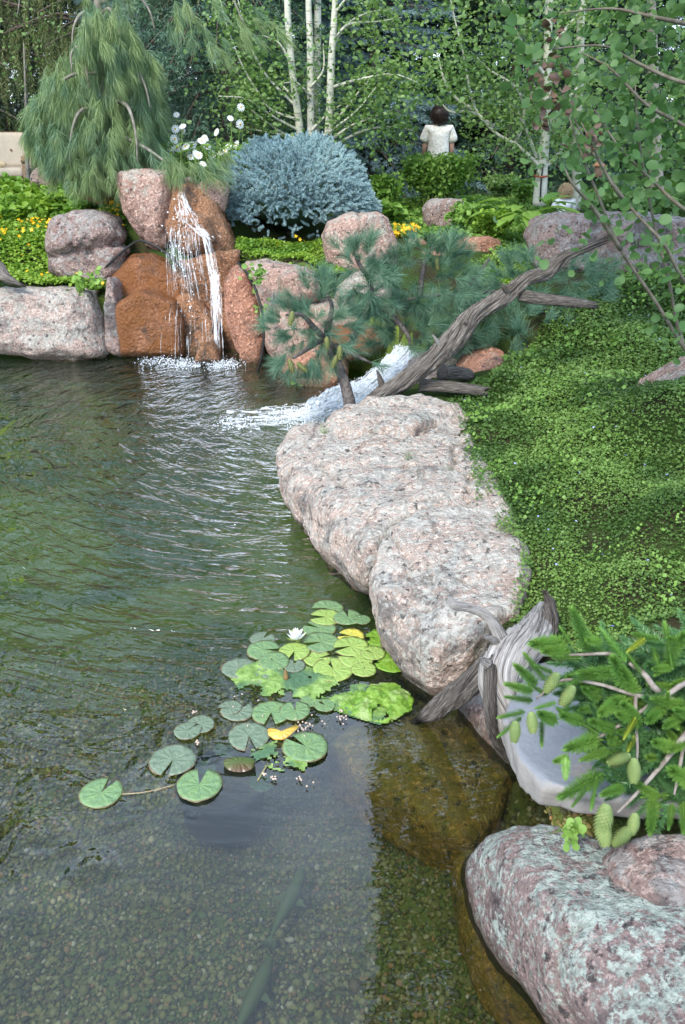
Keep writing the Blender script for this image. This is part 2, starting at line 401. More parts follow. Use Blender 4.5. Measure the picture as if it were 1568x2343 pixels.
def height(x, y):
    x, y = np.asarray(x, float).ravel(), np.asarray(y, float).ravel()
    z = np.concatenate([hbase(x[i:i + 40000], y[i:i + 40000]) for i in range(0, len(x), 40000)])
    p = np.stack([x, y, 0 * x], 1)
    z = z + .035 * fbm(p * 2.2, 3, 3) * np.clip(1.2 - np.abs(y) / 40, 0, 1)
    i = inpoly(x, y, POND); d = polydist(x, y, POND)
    deep = .42 + .5 * np.clip((y - 2.9) / 2.5, 0, 1) - .14 * np.clip((x + .1) / .8, 0, 1)
    b = -deep * np.clip(d / .55, 0, 1) ** .7 + .03 * fbm(p * 1.6, 2, 9)
    k = np.clip(d / .12, 0, 1)
    z = np.where(inpoly(x, y, LEDGE), np.minimum(z, .12), z); z = np.where(inpoly(x, y, NEARROCK), np.minimum(z, .14), z)
    return np.where(i, np.minimum(z * (1 - k) + b * k, b + .12 * (1 - k) + z * (1 - k)), z)
LEDGE = [P(*q) for q in [(700,1000,.3),(800,930,.4),(960,925,.4),(1030,950,.4),(1040,1060,.4),(1120,1170,.4),(1160,1300,.4),(1130,1390,.4),(1000,1440,.3),(900,1350,.3),(900,1200,.3)]]
NEARROCK = [P(*q) for q in [(1200,1540,.3),(1700,1520,.4),(1900,2500,.4),(1250,2500,.0),(1130,2050,.1)]]
def axis(a, b, fine0, fine1, st, grow=1.25):
    v = list(np.arange(fine0, fine1, st)); s = st
    while v[-1] < b: s *= grow; v.append(v[-1] + s)
    s = st
    while v[0] > a: s *= grow; v.insert(0, v[0] - s)
    return np.array(v)
gx, gy = axis(-300, 300, -4.5, 4.5, .055), axis(-200, 400, .3, 12.5, .055)
GX, GY = np.meshgrid(gx, gy); GZ = height(GX, GY)
GV = np.stack([GX.ravel(), GY.ravel(), GZ], 1); nx = len(gx)
ii = (np.arange(len(gy) - 1)[:, None] * nx + np.arange(nx - 1)[None]).ravel()
GF = np.stack([ii, ii + 1, ii + nx + 1, ii + nx], 1)
fc = GV[GF].mean(1); pin = inpoly(fc[:, 0], fc[:, 1], POND)
t = NT('soil'); v = t.coord('pos')
far = t.rng(t.sep(v)[1], 13, 15)
soilc = t.mix(t.rng(t.noise(v, 6, 6), .35, .65), (.03, .028, .014), (.045, .042, .02))
soilc = t.mix(t.rng(t.noise(v, 3, 5), .38, .55), soilc, (.035, .06, .014))
soilc = t.mix(far, soilc, t.mix(t.rng(t.noise(v, 30, 4), .3, .7), (.05, .13, .015), (.075, .17, .025)))
SOIL = t.bsdf(soilc, .95, t.bump(t.noise(v, 40, 6), .03), spec=.1)
def sub(V, F):
    u, inv = np.unique(F.ravel(), return_inverse=True); return V[u], inv.reshape(F.shape)
mk('ground', *sub(GV, GF[~pin]), SOIL, org=(0, 0, 0), kind='structure')
t = NT('pond_bed'); v = t.coord('pos'); yy = t.sep(v)[1]
bc = t.mix(t.rng(t.noise(v, 3.5, 5), .4, .6), (.15, .14, .04), (.11, .135, .03))
bc = t.mix(t.rng(t.noise(v, 1.1, 3), .45, .6), bc, (.10, .075, .025))
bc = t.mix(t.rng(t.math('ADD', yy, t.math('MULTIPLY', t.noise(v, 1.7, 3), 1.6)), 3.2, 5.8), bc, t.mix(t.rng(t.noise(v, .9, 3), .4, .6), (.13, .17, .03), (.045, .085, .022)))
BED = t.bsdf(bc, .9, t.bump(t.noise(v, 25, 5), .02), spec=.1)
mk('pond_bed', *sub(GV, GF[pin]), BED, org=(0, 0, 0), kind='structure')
# gravel on the near bed
r = np.random.RandomState(3); N = 44000
gx_, gy_ = r.uniform(-2.0, .95, N), r.uniform(1.25, 4.6, N)
gx_ = gx_ * (.55 + .45 * (gy_ - 1.25) / 2.35) + .12
kk = inpoly(gx_, gy_, POND) & (r.rand(N) > np.clip((gy_ - 2.6) / 2.0, 0, 1) ** .7); gx_, gy_ = gx_[kk], gy_[kk]
s = .0088 * np.exp(r.randn(len(gx_)) * .28)
def pebble(seed):
    V, F = ICO1; return V * (1 + .22 * vnoise(V * 1.3 + seed * 5.1, seed)[:, None]), F
gv = spread([pebble(k) for k in range(7)], np.stack([gx_, gy_, height(gx_, gy_) + s * .3 + r.rand(len(s)) * .004], 1), frames(r.randn(len(s), 3) * [.3, .3, 1]), np.stack([s * 1.15, s * .9, s * .62], 1))
t = NT('pebble'); rnd = t.N('NewGeometry').outputs['Random Per Island']
cr = t.N('ValToRGB'); t.put(cr.inputs[0], rnd); e = cr.color_ramp; e.interpolation = 'CONSTANT'
cols = [(0, (.11, .13, .035)), (.17, (.17, .155, .05)), (.34, (.08, .075, .035)), (.5, (.22, .19, .06)), (.64, (.14, .10, .04)), (.78, (.24, .21, .09)), (.9, (.28, .16, .07)), (.96, (.36, .31, .18)), (.99, (.42, .38, .28))]
e.elements[0].color = (*cols[0][1], 1); e.elements[1].position = cols[1][0]; e.elements[1].color = (*cols[1][1], 1)
for p_, c_ in cols[2:]:
    q = e.elements.new(p_); q.color = (*c_, 1)
cc = t.mix(t.rng(t.noise(t.coord('pos'), 2.2, 4), .52, .70, 0, .7), cr.outputs[0], (.08, .10, .018))
PEB = t.bsdf(cc, .6, spec=.2)
mk('gravel', gv[0], gv[1], PEB, org=(0, 2.2, -.4), kind='stuff')
# water surface
t = NT('pond_water'); pos = t.coord('pos'); X, Y, _ = t.sep(pos)
CX, CY = -.05, 6.75
dx, dy = t.math('SUBTRACT', X, CX), t.math('SUBTRACT', Y, CY)
rr = t.math('SQRT', t.math('ADD', t.math('MULTIPLY', dx, dx), t.math('MULTIPLY', dy, dy)))
th = t.math('ARCTAN2', dx, dy)
# unbroken angle: measured from the camera side
th = t.math('ARCTAN2', dx, t.math('MULTIPLY', dy, -1.0))
cb = t.N('CombineXYZ'); t.put(cb.inputs[0], t.math('MULTIPLY', rr, 1.0)); t.put(cb.inputs[1], t.math('MULTIPLY', t.math('MULTIPLY', th, t.math('ADD', t.math('MULTIPLY', rr, .25), .8)), .5))
n1 = t.noise(cb.outputs[0], 9.0, 3, .5, .9); n2 = t.noise(cb.outputs[0], 26.0, 2, .5, .6)
n3 = t.noise(pos, 34.0, 2, .5, .3); n4 = t.noise(pos, 4.5, 3, .5, .4)
calm = t.math('ADD', rr, t.math('MULTIPLY', X, .95)); calm = t.math('ADD', calm, t.math('MULTIPLY', t.math('SUBTRACT', n4, .5), 1.6))
amp = t.rng(calm, 3.9, 2.6, .03, 1); near = t.rng(rr, 2.4, .5, 0, 1)
# second ring source: below the falls
h = t.math('ADD', t.math('MULTIPLY', n1, 1.0), t.math('MULTIPLY', n2, .20))
h = t.math('ADD', h, t.math('MULTIPLY', t.math('MULTIPLY', n3, .30), near))
h = t.math('ADD', h, t.math('MULTIPLY', n4, 1.1))
h = t.math('MULTIPLY', h, amp)
nr = t.bump(h, .055, 1.0)
gl = t.N('BsdfGlossy'); gl.inputs['Roughness'].default_value = .015; t.put(gl.inputs['Normal'], nr); gl.inputs['Color'].default_value = (1, 1, 1, 1)
tr = t.N('BsdfTransparent'); 
t.put(tr.inputs['Color'], t.mix(t.rng(Y, 2.0, 4.2), (.90, .95, .84), (.80, .92, .70)))
fr = t.N('Fresnel'); fr.inputs['IOR'].default_value = 1.46; t.put(fr.inputs['Normal'], nr)
# silt suspended just under the surface scatters a little light
df = t.N('BsdfDiffuse'); df.inputs['Color'].default_value = (.13, .20, .13, 1)
ms = t.N('MixShader'); t.put(ms.inputs[0], t.rng(Y, 2.4, 5.0, .015, .06)); t.l.new(tr.outputs[0], ms.inputs[1]); t.l.new(df.outputs[0], ms.inputs[2])
mm = t.N('MixShader'); t.put(mm.inputs[0], t.math('MULTIPLY', fr.outputs[0], 1.25)); t.l.new(ms.outputs[0], mm.inputs[1]); t.l.new(gl.outputs[0], mm.inputs[2])
WATER = t.fin(mm.outputs[0])
wx, wy = np.linspace(-6.4, 1.5, 20), np.linspace(.2, 9.2, 20); wX, wY = np.meshgrid(wx, wy)
ii = (np.arange(19)[:, None] * 20 + np.arange(19)[None]).ravel()
mk('water', np.stack([wX.ravel(), wY.ravel(), 0 * wX.ravel()], 1), np.stack([ii, ii + 1, ii + 21, ii + 20], 1), WATER, org=(0, 0, 0), kind='structure')

# ---------------------------------------------------------------- rocks
BV = []
def rockmesh(hulls, voxel, smooth, amp, freq, seed, extra=0.0, cracks=()):
    bm = bmesh.new()
    for H in hulls:
        b2 = bmesh.new()
        for p in H: b2.verts.new(p)
        res = bmesh.ops.convex_hull(b2, input=b2.verts)
        bmesh.ops.delete(b2, geom=[g for g in b2.verts if not g.link_faces], context='VERTS')
        tmp = bpy.data.meshes.new('t'); b2.to_mesh(tmp); b2.free(); bm.from_mesh(tmp); bpy.data.meshes.remove(tmp)
    bmesh.ops.recalc_face_normals(bm, faces=bm.faces)
    me = bpy.data.meshes.new('t'); bm.to_mesh(me); bm.free()
    o = bpy.data.objects.new('t', me); COL.objects.link(o)
    md = o.modifiers.new('r', 'REMESH'); md.mode = 'VOXEL'; md.voxel_size = voxel
    ms = o.modifiers.new('s', 'SMOOTH'); ms.factor = .5; ms.iterations = smooth
    dg = bpy.context.evaluated_depsgraph_get(); ev = o.evaluated_get(dg); m2 = ev.to_mesh()
    n = len(m2.vertices); V = np.empty(n * 3); m2.vertices.foreach_get('co', V); V = V.reshape(-1, 3)
    Nn = np.empty(n * 3); m2.vertices.foreach_get('normal', Nn); Nn = Nn.reshape(-1, 3)
    F = np.array([p.vertices[:] for p in m2.polygons if len(p.vertices) == 4])
    ev.to_mesh_clear(); bpy.data.objects.remove(o); bpy.data.meshes.remove(me)
    q = V * freq
    d = amp * (.75 * fbm(q, 4, seed) + .45 * fbm(q * 1.7 + 5, 4, seed + 3, True) + .18 * fbm(q * 6, 3, seed + 7))
    gz = vnoise(q * .9 + 9, seed + 31) + .12 * vnoise(q * 5, seed + 5); d = d - amp * .85 * np.exp(-(gz / .045) ** 2) * np.clip(.5 + 1.5 * vnoise(q * .8, seed + 40), 0, 1)
    for (a, b, w, dep) in cracks:            # grooves along a world-space segment
        a, b = np.array(a), np.array(b); ab = b - a
        wob = .035 * vnoise(V * 7 + 3, seed)[:, None] * np.array([1, 1, .3]) + .015 * vnoise(V * 22, seed + 2)[:, None]
        vv = V + wob; tt = np.clip(((vv - a) @ ab) / (ab @ ab), 0, 1); dist = np.linalg.norm((vv - a - tt[:, None] * ab) * [1, 1, .5], axis=1)
        d = d - dep * np.exp(-(dist / w) ** 2)
    return V + Nn * d[:, None], F
def rock(label, hulls, mat, voxel=.03, smooth=3, amp=.04, freq=2.6, seed=1, name='boulder', cat='boulder', group=None, cracks=()):
    V, F = rockmesh(hulls, voxel, smooth, amp, freq, seed, cracks=cracks)
    o = mk(name, V, F, M[mat] if isinstance(mat, str) else mat); setp(o, label, cat, group)
    BV.append(BVHTree.FromPolygons(V.tolist(), F.tolist())); return o
def hull(pts, Y, bulge=.2, back=.5, sh=.62, lean=0.0, bsh=.85):   # outline facing us, swelling towards us and running back
    A = []
    pm = max(p[1] for p in pts)
    for p in pts:
        y = p[2] if len(p) > 2 else Y + lean * (pm - p[1]) / 100.0
        A.append(PD(p[0], p[1], y))
    A = np.array(A); c = A.mean(0); vd = np.array([0, -.94, .34])
    f = c + (A - c) * sh + vd * bulge; f2 = c + (A - c) * .9 + vd * bulge * .6
    b = c + (A - c) * bsh + np.array([0, back, 0]); return np.concatenate([A, f, f2, b])
def slab(top, thick, inset=.1, low=None):      # seen from above: top outline with heights
    A = np.array([P(*p) for p in top]); c = A.mean(0)
    t2 = c + (A - c) * .93; t2[:, 2] = A[:, 2] + .02
    b = c + (A - c) * (1 - inset); b[:, 2] = (A[:, 2] - thick) if low is None else low
    m = A.copy(); m[:, 2] -= thick * .35
    A[:, 2] -= .015
    return np.concatenate([A, t2, m, b])
# --- left shore
rock('long pale lichened boulder at the far left edge of the pond', [hull([(-60,700),(0,668),(90,660),(215,672),(222,740),(245,800),(238,822),(120,828),(-60,800)], 8.45, .22, .5, .7, lean=.12)], 'pale', .024, 1, .06, 2.4, 11)
rock('small reddish rock wedged between the pale boulder and the orange block', [hull([(222,745),(240,745),(250,800),(246,826),(225,826)], 8.62, .05, .3)], 'red', .02, 2, .02, 4, 12, name='rock', cat='rock')
rock('grey lichened boulder with a deep horizontal split, left of the waterfall', [
    hull([(106,545),(118,505),(180,487),(225,488),(262,510),(284,548),(262,570),(190,592),(140,600),(112,590)], 9.15, .3, .55, .6, lean=.1),
    hull([(112,598),(150,606),(200,598),(270,566),(292,572),(282,620),(255,670),(225,680),(160,650),(115,625)], 9.12, .16, .5, .7)], 'grey', .024, 3, .045, 2.6, 13,
    cracks=[(PD(140,604,8.85), PD(275,562,8.9), .022, .06)])
rock('angular orange-brown block of granite below the waterfall', [
    hull([(250,640),(300,584),(345,580),(395,600),(430,640),(440,700),(425,812),(290,815),(272,800),(262,720)], 8.75, .16, .5, .8, lean=.14),
    hull([(262,700),(320,660),(400,690),(420,745),(420,818),(275,818)], 8.5, .10, .4, .85)], 'wet', .022, 1, .035, 2.4, 14)
rock('grey slab standing on edge against the left side of the orange block', [hull([(238,700),(246,632),(262,650),(276,740),(280,818),(242,804)], 8.5, .05, .35, .85)], 'grey', .018, 1, .018, 4, 64, name='rock', cat='rock')
rock('tall leaning pink boulder left of the waterfall lip', [hull([(272,400),(330,388),(400,392),(408,440),(400,520),(392,575),(370,580),(330,560),(290,500),(270,440)], 9.35, .28, .5, .6, lean=.05)], 'pink', .022, 2, .04, 2.4, 15)
rock('big wet brown rock that the waterfall slides down', [
    hull([(398,425),(450,422),(505,465),(542,560),(540,625),(515,655),(470,640),(430,600),(395,560),(384,510)], 9.2, .26, .5, .6, lean=.07),
    hull([(378,505),(440,488),(480,500),(500,560),(430,590),(385,550)], 8.98, .16, .3, .7)], 'wetb', .026, 3, .04, 2.6, 16)
rock('pink cap rock beside the waterfall lip under the blue spruce', [hull([(445,430),(470,414),(515,412),(522,440),(515,485),(475,470),(450,455)], 9.3, .12, .35, .6)], 'pink', .022, 3, .025, 3, 17, name='rock', cat='rock')
rock('small flat stone at the very top of the waterfall', [hull([(412,415),(430,405),(448,412),(446,428),(420,431)], 9.4, .06, .2, .6)], 'grey', .016, 3, .012, 4, 18, name='rock', cat='rock')
rock('wet rounded brown rock at the foot of the waterfall', [hull([(380,690),(430,665),(470,700),(500,740),(510,790),(505,832),(450,836),(400,820),(375,750)], 8.62, .12, .4, .7, lean=.12)], 'wetb', .024, 3, .035, 3, 19)
rock('small algae-brown rock splashed at the waterline under the falls', [hull([(455,795),(485,775),(500,800),(508,833),(440,836)], 8.3, .08, .25, .7)], 'wetb', .018, 3, .02, 4, 20, name='rock', cat='rock')
rock('narrow reddish boulder right of the falling water', [hull([(512,640),(535,605),(560,615),(590,680),(606,760),(600,845),(565,850),(540,800),(515,720)], 8.35, .14, .4, .65, lean=.08)], 'red', .024, 3, .035, 2.8, 21)
rock('dark rock behind the falling water', [hull([(400,600),(480,590),(550,570),(555,640),(545,835),(480,835),(400,800)], 8.88, .03, .3, .9)], 'wetb', .035, 2, .05, 3, 22)
rock('broad pale pink boulder right of the falls with a rounded top', [
    hull([(560,600),(600,592),(680,606),(725,625),(735,690),(720,800),(690,862),(640,850),(612,800),(600,700)], 8.35, .2, .5, .75, lean=.12),
    hull([(640,640),(700,625),(728,640),(730,690),(650,700)], 8.35, .26, .4, .7)], 'pink', .022, 2, .05, 2.4, 23)
rock('reddish rounded rock at the waterline left of the cascade', [hull([(640,850),(680,800),(740,790),(790,810),(800,850),(775,890),(735,905),(690,885)], 7.55, .12, .4, .7, lean=.12)], 'red', .022, 3, .03, 3, 24)
rock('orange wet rock at the upper left lip of the cascade', [hull([(760,760),(830,750),(880,760),(880,790),(850,810),(790,830),(750,810)], 7.75, .1, .4, .7, lean=.1)], 'wet', .024, 3, .03, 3, 25, name='rock', cat='rock')
rock('upright pink boulder with a diagonal crack right of the blue spruce', [hull([(738,545),(752,512),(790,492),(845,497),(868,485),(890,500),(915,570),(905,625),(840,650),(775,640),(745,605)], 9.0, .22, .45, .68, lean=.08)], 'pink', .020, 1, .045, 2.6, 26,
    cracks=[(PD(825,500,8.85), PD(870,600,8.6), .012, .035)])
rock('pale sloping boulder behind the pine below the upright pink boulder', [hull([(765,670),(800,640),(860,620),(900,650),(890,720),(840,760),(770,740)], 8.2, .12, .5, .7, lean=.14)], 'pale', .028, 3, .04, 2.6, 27)
rock('brown rock shelf hidden behind the pine needles above the cascade', [hull([(700,700),(900,690),(980,720),(960,790),(880,790),(730,800)], 8.1, .08, .5, .8, lean=.14)], 'pink', .035, 3, .05, 2.6, 28)
rock('squarish grey-topped boulder in the flower bed at the upper pool', [hull([(968,475),(985,458),(1060,458),(1074,475),(1066,520),(1050,548),(990,540),(970,510)], 10.4, .2, .4, .7, lean=.05)], 'grey', .026, 3, .035, 2.6, 29)
rock('low smooth pink boulder at the right of the upper pool', [hull([(1035,580),(1060,553),(1105,541),(1145,550),(1155,580),(1130,610),(1060,600)], 9.5, .16, .45, .65)], 'red', .026, 4, .03, 2.4, 30)
for k, (a, b, w_, h_, yy_, lb) in enumerate([(955,560,26,14,9.7,'small round stone on the left rim of the upper pool'),(990,590,40,14,9.3,'small flat stone in front of the upper pool'),(930,600,34,14,9.2,'brown stone at the outlet of the upper pool'),(1000,555,30,14,9.95,'small pinkish stone at the far rim of the upper pool')]):
    rock(lb, [hull([(a - w_, b), (a - w_ * .6, b - h_), (a + w_ * .5, b - h_), (a + w_, b), (a + w_ * .5, b + h_), (a - w_ * .5, b + h_)], yy_, .06, .2, .6)], 'red', .02, 3, .012, 4, 31 + k, name='stone', cat='stone')
rock('huge low grey-pink boulder at the top of the right bank under the aspens', [
    hull([(1222,560),(1235,520),(1290,495),(1400,500),(1430,530),(1440,640),(1330,650),(1240,620)], 8.3, .25, .8, .7, lean=.1),
    hull([(1380,520),(1430,502),(1500,505),(1640,520),(1660,640),(1500,650),(1400,640)], 8.1, .2, .9, .75, lean=.1)], 'grey', .026, 1, .07, 2.2, 36)
rock('pinkish rock half buried in the ground cover at the right edge', [slab([(1450,872,.72),(1500,845,.80),(1600,800,.92),(1680,800,.95),(1680,900,.9),(1560,898,.78),(1480,885,.72)], .25)], 'pink', .024, 3, .03, 3, 37, name='rock', cat='rock')
rock('red crumbly rock beside the dark hollow under the driftwood log', [hull([(1055,870),(1085,835),(1140,812),(1180,835),(1160,890),(1110,915),(1060,905)], 6.15, .1, .5, .7, lean=.12)], 'red', .022, 3, .035, 3, 38)
rock('dark rock under the driftwood log and the pine', [hull([(880,900),(1000,820),(1100,800),(1150,830),(1110,900),(950,940)], 6.7, .02, .6, .8, lean=.2)], 'grey', .035, 3, .04, 3, 39)
# --- near slabs
rock('great pale pink ledge with a raised cap jutting over the pond, below the pine', [
    slab([(634,1060,.26),(640,1020,.30),(672,984,.34),(740,985,.36),(830,965,.37),(1060,945,.42),(1110,1060,.42),(1175,1160,.42),(1010,1150,.42),(900,1190,.38),(845,1285,.30),(800,1262,.26),(760,1195,.24),(680,1130,.22)], .30, .22),
    slab([(752,985,.40),(765,945,.43),(850,918,.46),(960,906,.47),(1052,930,.47),(1040,965,.45),(960,985,.45),(860,995,.43)], .22, .05)],
    'slab', .019, 1, .062, 2.6, 40, cracks=[(P(845,1288,.33), P(902,1195,.40), .022, .07), (P(902,1195,.4), P(1005,1157,.43), .022, .07), (P(1005,1157,.43), P(1175,1165,.43), .022, .07), (P(815,982,.45), P(935,992,.46), .018, .08), (P(935,992,.46), P(1000,965,.46), .018, .075), (P(905,1060,.42), P(975,1100,.42), .018, .06), (P(930,1150,.42), P(1110,1135,.42), .018, .06), (P(690,1035,.35), P(800,1120,.36), .012, .035), (P(1000,1000,.44), P(1060,1040,.44), .012, .04)])
rock('great pinkish ledge with rounded nose above the water lilies', [
    slab([(848,1290,.33),(905,1198,.40),(1010,1158,.43),(1175,1165,.42),(1210,1300,.41),(1190,1392,.38),(1120,1425,.36),(1060,1470,.30),(1000,1480,.27),(930,1455,.24),(880,1400,.26),(852,1340,.30)], .30, .16)], 'slab', .019, 1, .06, 2.6, 41, cracks=[(P(845,1288,.33), P(902,1195,.40), .02, .07), (P(902,1195,.4), P(1005,1157,.43), .02, .07), (P(1005,1157,.43), P(1175,1165,.43), .02, .07), (P(990,1300,.4), P(1010,1390,.38), .012, .035), (P(900,1330,.34), P(980,1290,.40), .010, .03)])
rock('dark rock in the shade beneath the rounded ledge', [slab([(930,1430,.05),(1120,1400,.14),(1200,1430,.16),(1120,1520,.05),(1000,1560,.0)], .3, .1)], 'grey', .03, 3, .03, 3, 42)
rock('purple-brown damp rock under the driftwood stump', [slab([(1040,1600,.02),(1120,1560,.1),(1190,1600,.16),(1200,1720,.10),(1150,1735,.0),(1075,1650,-.02)], .25, .05)], 'grey', .022, 3, .025, 3, 43, name='rock', cat='rock')
t = NT('blue_flagstone'); v = t.coord('Object'); n = t.noise(v, 3, 5, .6)
fcol = t.mix(t.rng(n, .4, .62), (.185, .20, .22), (.135, .15, .168)); fcol = t.mix(t.rng(t.noise(v, 7, 4), .6, .7, 0, .4), fcol, (.25, .20, .15))
nz_ = t.sep(t.N('NewGeometry').outputs['True Normal'])[2]
fcol = t.mix(t.rng(nz_, .75, .35), fcol, (.24, .225, .205))
M['flag'] = t.bsdf(fcol, .55, t.bump(t.noise(v, 30, 6), .006), spec=.35)
V, F = rockmesh([slab([(1185,1515,.40),(1260,1500,.42),(1420,1492,.46),(1700,1490,.5),(1700,1840,.42),(1450,1822,.40),(1330,1822,.385),(1262,1808,.38),(1215,1790,.37),(1178,1745,.37),(1182,1700,.38),(1150,1640,.39)], .085, .03)], .011, 1, .006, 6, 44)
ed_ = np.abs(vnoise(V * [14, 14, 5], 4)); low_ = np.clip((.36 + .028 * V[:, 0] - V[:, 2]) / .03, 0, 1)
cc_ = V.mean(0); V[:, :2] -= (V[:, :2] - cc_[:2]) * (.085 * ed_ * (.2 + low_))[:, None]
V[:, 2] = np.minimum(V[:, 2], .375 + .028 * (V[:, 0]))
o = mk('flagstone', V, F, M['flag']); setp(o, 'thick blue-grey flagstone slab with chipped edge under the spruce branches', 'flagstone'); BV.append(BVHTree.FromPolygons(V.tolist(), F.tolist()))
rock('large boulder speckled with pale green lichen in the lower right corner', [np.concatenate([np.array([P(*q) for q in
    [(1068,2060,.0),(1066,1990,.06),(1085,1945,.12),(1120,1905,.18),(1170,1884,.24),(1250,1884,.28),(1330,1905,.30),(1400,1940,.32),(1180,1960,.30),(1300,2080,.38),(1500,2100,.42),(1700,2100,.42),
     (1085,2110,.0),(1130,2185,.0),(1200,2260,.0),(1270,2345,.0),(1330,2420,.0),(1400,2440,.2),(1700,2440,.36),(1160,2060,.22),(1250,2230,.22),(1350,2342,.27)]]),
    np.array([P(*q) for q in [(1040,2010,-.3),(1060,2130,-.3),(1180,2300,-.3),(1300,2440,-.3),(1600,2440,-.3),(1400,1990,-.3),(1150,1950,-.3)]])])], 'spot', .016, 5, .028, 3.2, 45)
rock('mauve-brown boulder tucked behind the lichen-speckled one at the right edge', [slab([(1362,1965,.33),(1400,1930,.38),(1480,1912,.42),(1600,1912,.45),(1700,1930,.45),(1700,2080,.42),(1500,2060,.40),(1400,2020,.36)], .3, .02)], 'grey', .018, 4, .02, 3.2, 46)
rock('flat brown algae-covered rock lying under the water', [slab([(745,1710,-.09),(800,1665,-.08),(960,1640,-.07),(1060,1660,-.06),(1180,1770,-.05),(1150,1850,-.07),(1080,1930,-.09),(1020,1915,-.10),(930,1860,-.12),(860,1790,-.11)], .22, .05)], 'under', .02, 3, .035, 3.5, 47)
rock('sunken yellow-brown stone at the foot of the speckled boulder', [slab([(1035,1960,-.10),(1080,1930,-.08),(1110,2000,-.06),(1100,2080,-.06),(1150,2170,-.06),(1230,2260,-.06),(1290,2342,-.06),(1200,2342,-.1),(1100,2230,-.12),(1050,2100,-.12)], .15, .05)], 'under', .02, 4, .015, 4, 48)
for k, (pts, lb) in enumerate([([(-40,640),(20,600),(40,640),(10,655)], None)]): pass
rock('dark reddish boulder in the shade behind the weeping pine, near the sofa', [hull([(70,430),(75,400),(100,386),(135,395),(180,410),(180,440),(110,445)], 11.6, .2, .5, .65)], 'grey', .04, 3, .04, 2.4, 49)
rock('brown boulder hidden behind the weeping pine, left of the tall pink boulder', [hull([(180,450),(185,395),(230,370),(290,370),(300,440),(240,470)], 10.6, .2, .5, .65)], 'red', .04, 3, .05, 2.4, 50)
# stones that close the wall between the boulders
for k, (pts, Yv, lb) in enumerate([
    ([(540,650),(600,600),(620,760),(600,845),(550,840)], 8.75, 'dark stone filling the gap right of the falls'),
    ([(600,600),(760,640),(780,760),(620,800)], 9.0, 'stone filling the gap behind the broad pink boulder'),
    ([(215,690),(300,600),(420,600),(400,800),(230,810)], 9.15, 'stone filling the gap behind the orange block')]):
    rock(lb, [hull(pts, Yv, .03, .3, .8)], 'wetb' if k != 1 else 'pink', .045, 3, .03, 3, 60 + k, name='rock', cat='rock')
def ontop(x, y, default=None):        # height of the highest rock or soil at x,y
    z = float(height([x], [y])[0]) if default is None else default
    for b in BV:
        hh = b.ray_cast(Vector((x, y, 6)), Vector((0, 0, -1)))
        if hh[0] is not None and hh[0].z > z: z = hh[0].z
    return z
def onrock(px, py):                   # first rock surface seen along the line of sight through a photo position
    d = Vector(ray(px, py)).normalized(); best = None
    for b in BV:
        hh = b.ray_cast(Vector((0, 0, CAMH)), d)
        if hh[0] is not None and (best is None or hh[3] < best[1]): best = (hh[0], hh[3])
    return np.array(best[0]) if best else None
print('rocks done')
# ---------------------------------------------------------------- falling water
def foam_mat(name, sc, lo, hi, col=(.82, .87, .90), base=0.0):
    t = NT(name); f = t.coord('flow'); n = t.noise(f, sc, 5, .65, .4)
    a = t.rng(n, lo, hi, base, .62)
    p = t.N('BsdfPrincipled'); p.inputs['Base Color'].default_value = (*col, 1); p.inputs['Roughness'].default_value = .35
    tr = t.N('BsdfTransparent'); m = t.N('MixShader'); t.put(m.inputs[0], a); t.l.new(tr.outputs[0], m.inputs[1]); t.l.new(p.outputs[0], m.inputs[2])
    return t.fin(m.outputs[0])
M['strand'] = foam_mat('falling_water', 1.0, .42, .72, base=.0)
M['foam'] = foam_mat('foam', 1.0, .40, .56, base=.0)
M['drop'] = plain('water_drop', (.78, .83, .87), .2, (.7, .76, .8), spec=.6)
def strands(paths, n, w, seed, jx=.03, seglen=8):
    r = np.random.RandomState(seed); Vs, Fs, At, off = [], [], [], 0
    for k in range(n):
        P0 = paths[r.randint(len(paths))]; C, _ = catmull(P0, np.zeros(len(P0)), seglen)
        a, b = sorted(r.rand(2)); 
        if b - a < .3: b = min(1, a + .3 + .3 * r.rand())
        i0, i1 = int(a * (len(C) - 1)), int(b * (len(C) - 1)) + 1
        C = C[i0:i1 + 1].copy(); m = len(C)
        if m < 3: continue
        C += r.randn(3) * [jx, jx * .5, jx * .2] + np.cumsum(r.randn(m, 3) * [.003, .003, 0], 0)
        ww = w * (.4 + 1.1 * r.rand()) * np.sin(np.linspace(.15, 3.0, m)) ** .5
        X = np.array([1, .15, 0]) ; Vv = np.stack([C - X * ww[:, None], C + X * ww[:, None] , C + np.array([0, -.6, .1]) * ww[:, None]], 1).reshape(-1, 3)
        q = np.arange(m - 1)[:, None] * 3
        F = np.concatenate([q + [0, 2, 5, 3], q + [2, 1, 4, 5]])
        L = np.linspace(0, np.linalg.norm(C[-1] - C[0]), m)
        A = np.stack([np.repeat(L * 14, 3) + k * 5.3, np.tile([0, .8, .4], m) + k * 3.1, np.full(3 * m, k * 1.7)], 1)
        Vs.append(Vv); Fs.append(F + off); At.append(A); off += len(Vv)
    return np.concatenate(Vs), np.concatenate(Fs), np.concatenate(At)
def bl(px, py, Y): return PD(px, py, Y)
wf = thing('waterfall', 'thin white waterfall sliding over brown rocks into the pond', 'waterfall', PD(470, 830, 8.35))
top = [bl(412, 428, 9.25), bl(425, 470, 9.0), bl(440, 505, 8.87)]
V, F, A = strands([[bl(410 + d * .4, 425, 9.24), bl(416 + d, 455, 9.02), bl(424 + d * 1.6, 490, 8.86), bl(432 + d * 2.2, 512, 8.8)] for d in (-5, 0, 5, 9)], 42, .007, 1, .025)
mk('chute', V, F, M['strand'], wf, attr=A, kind='stuff')
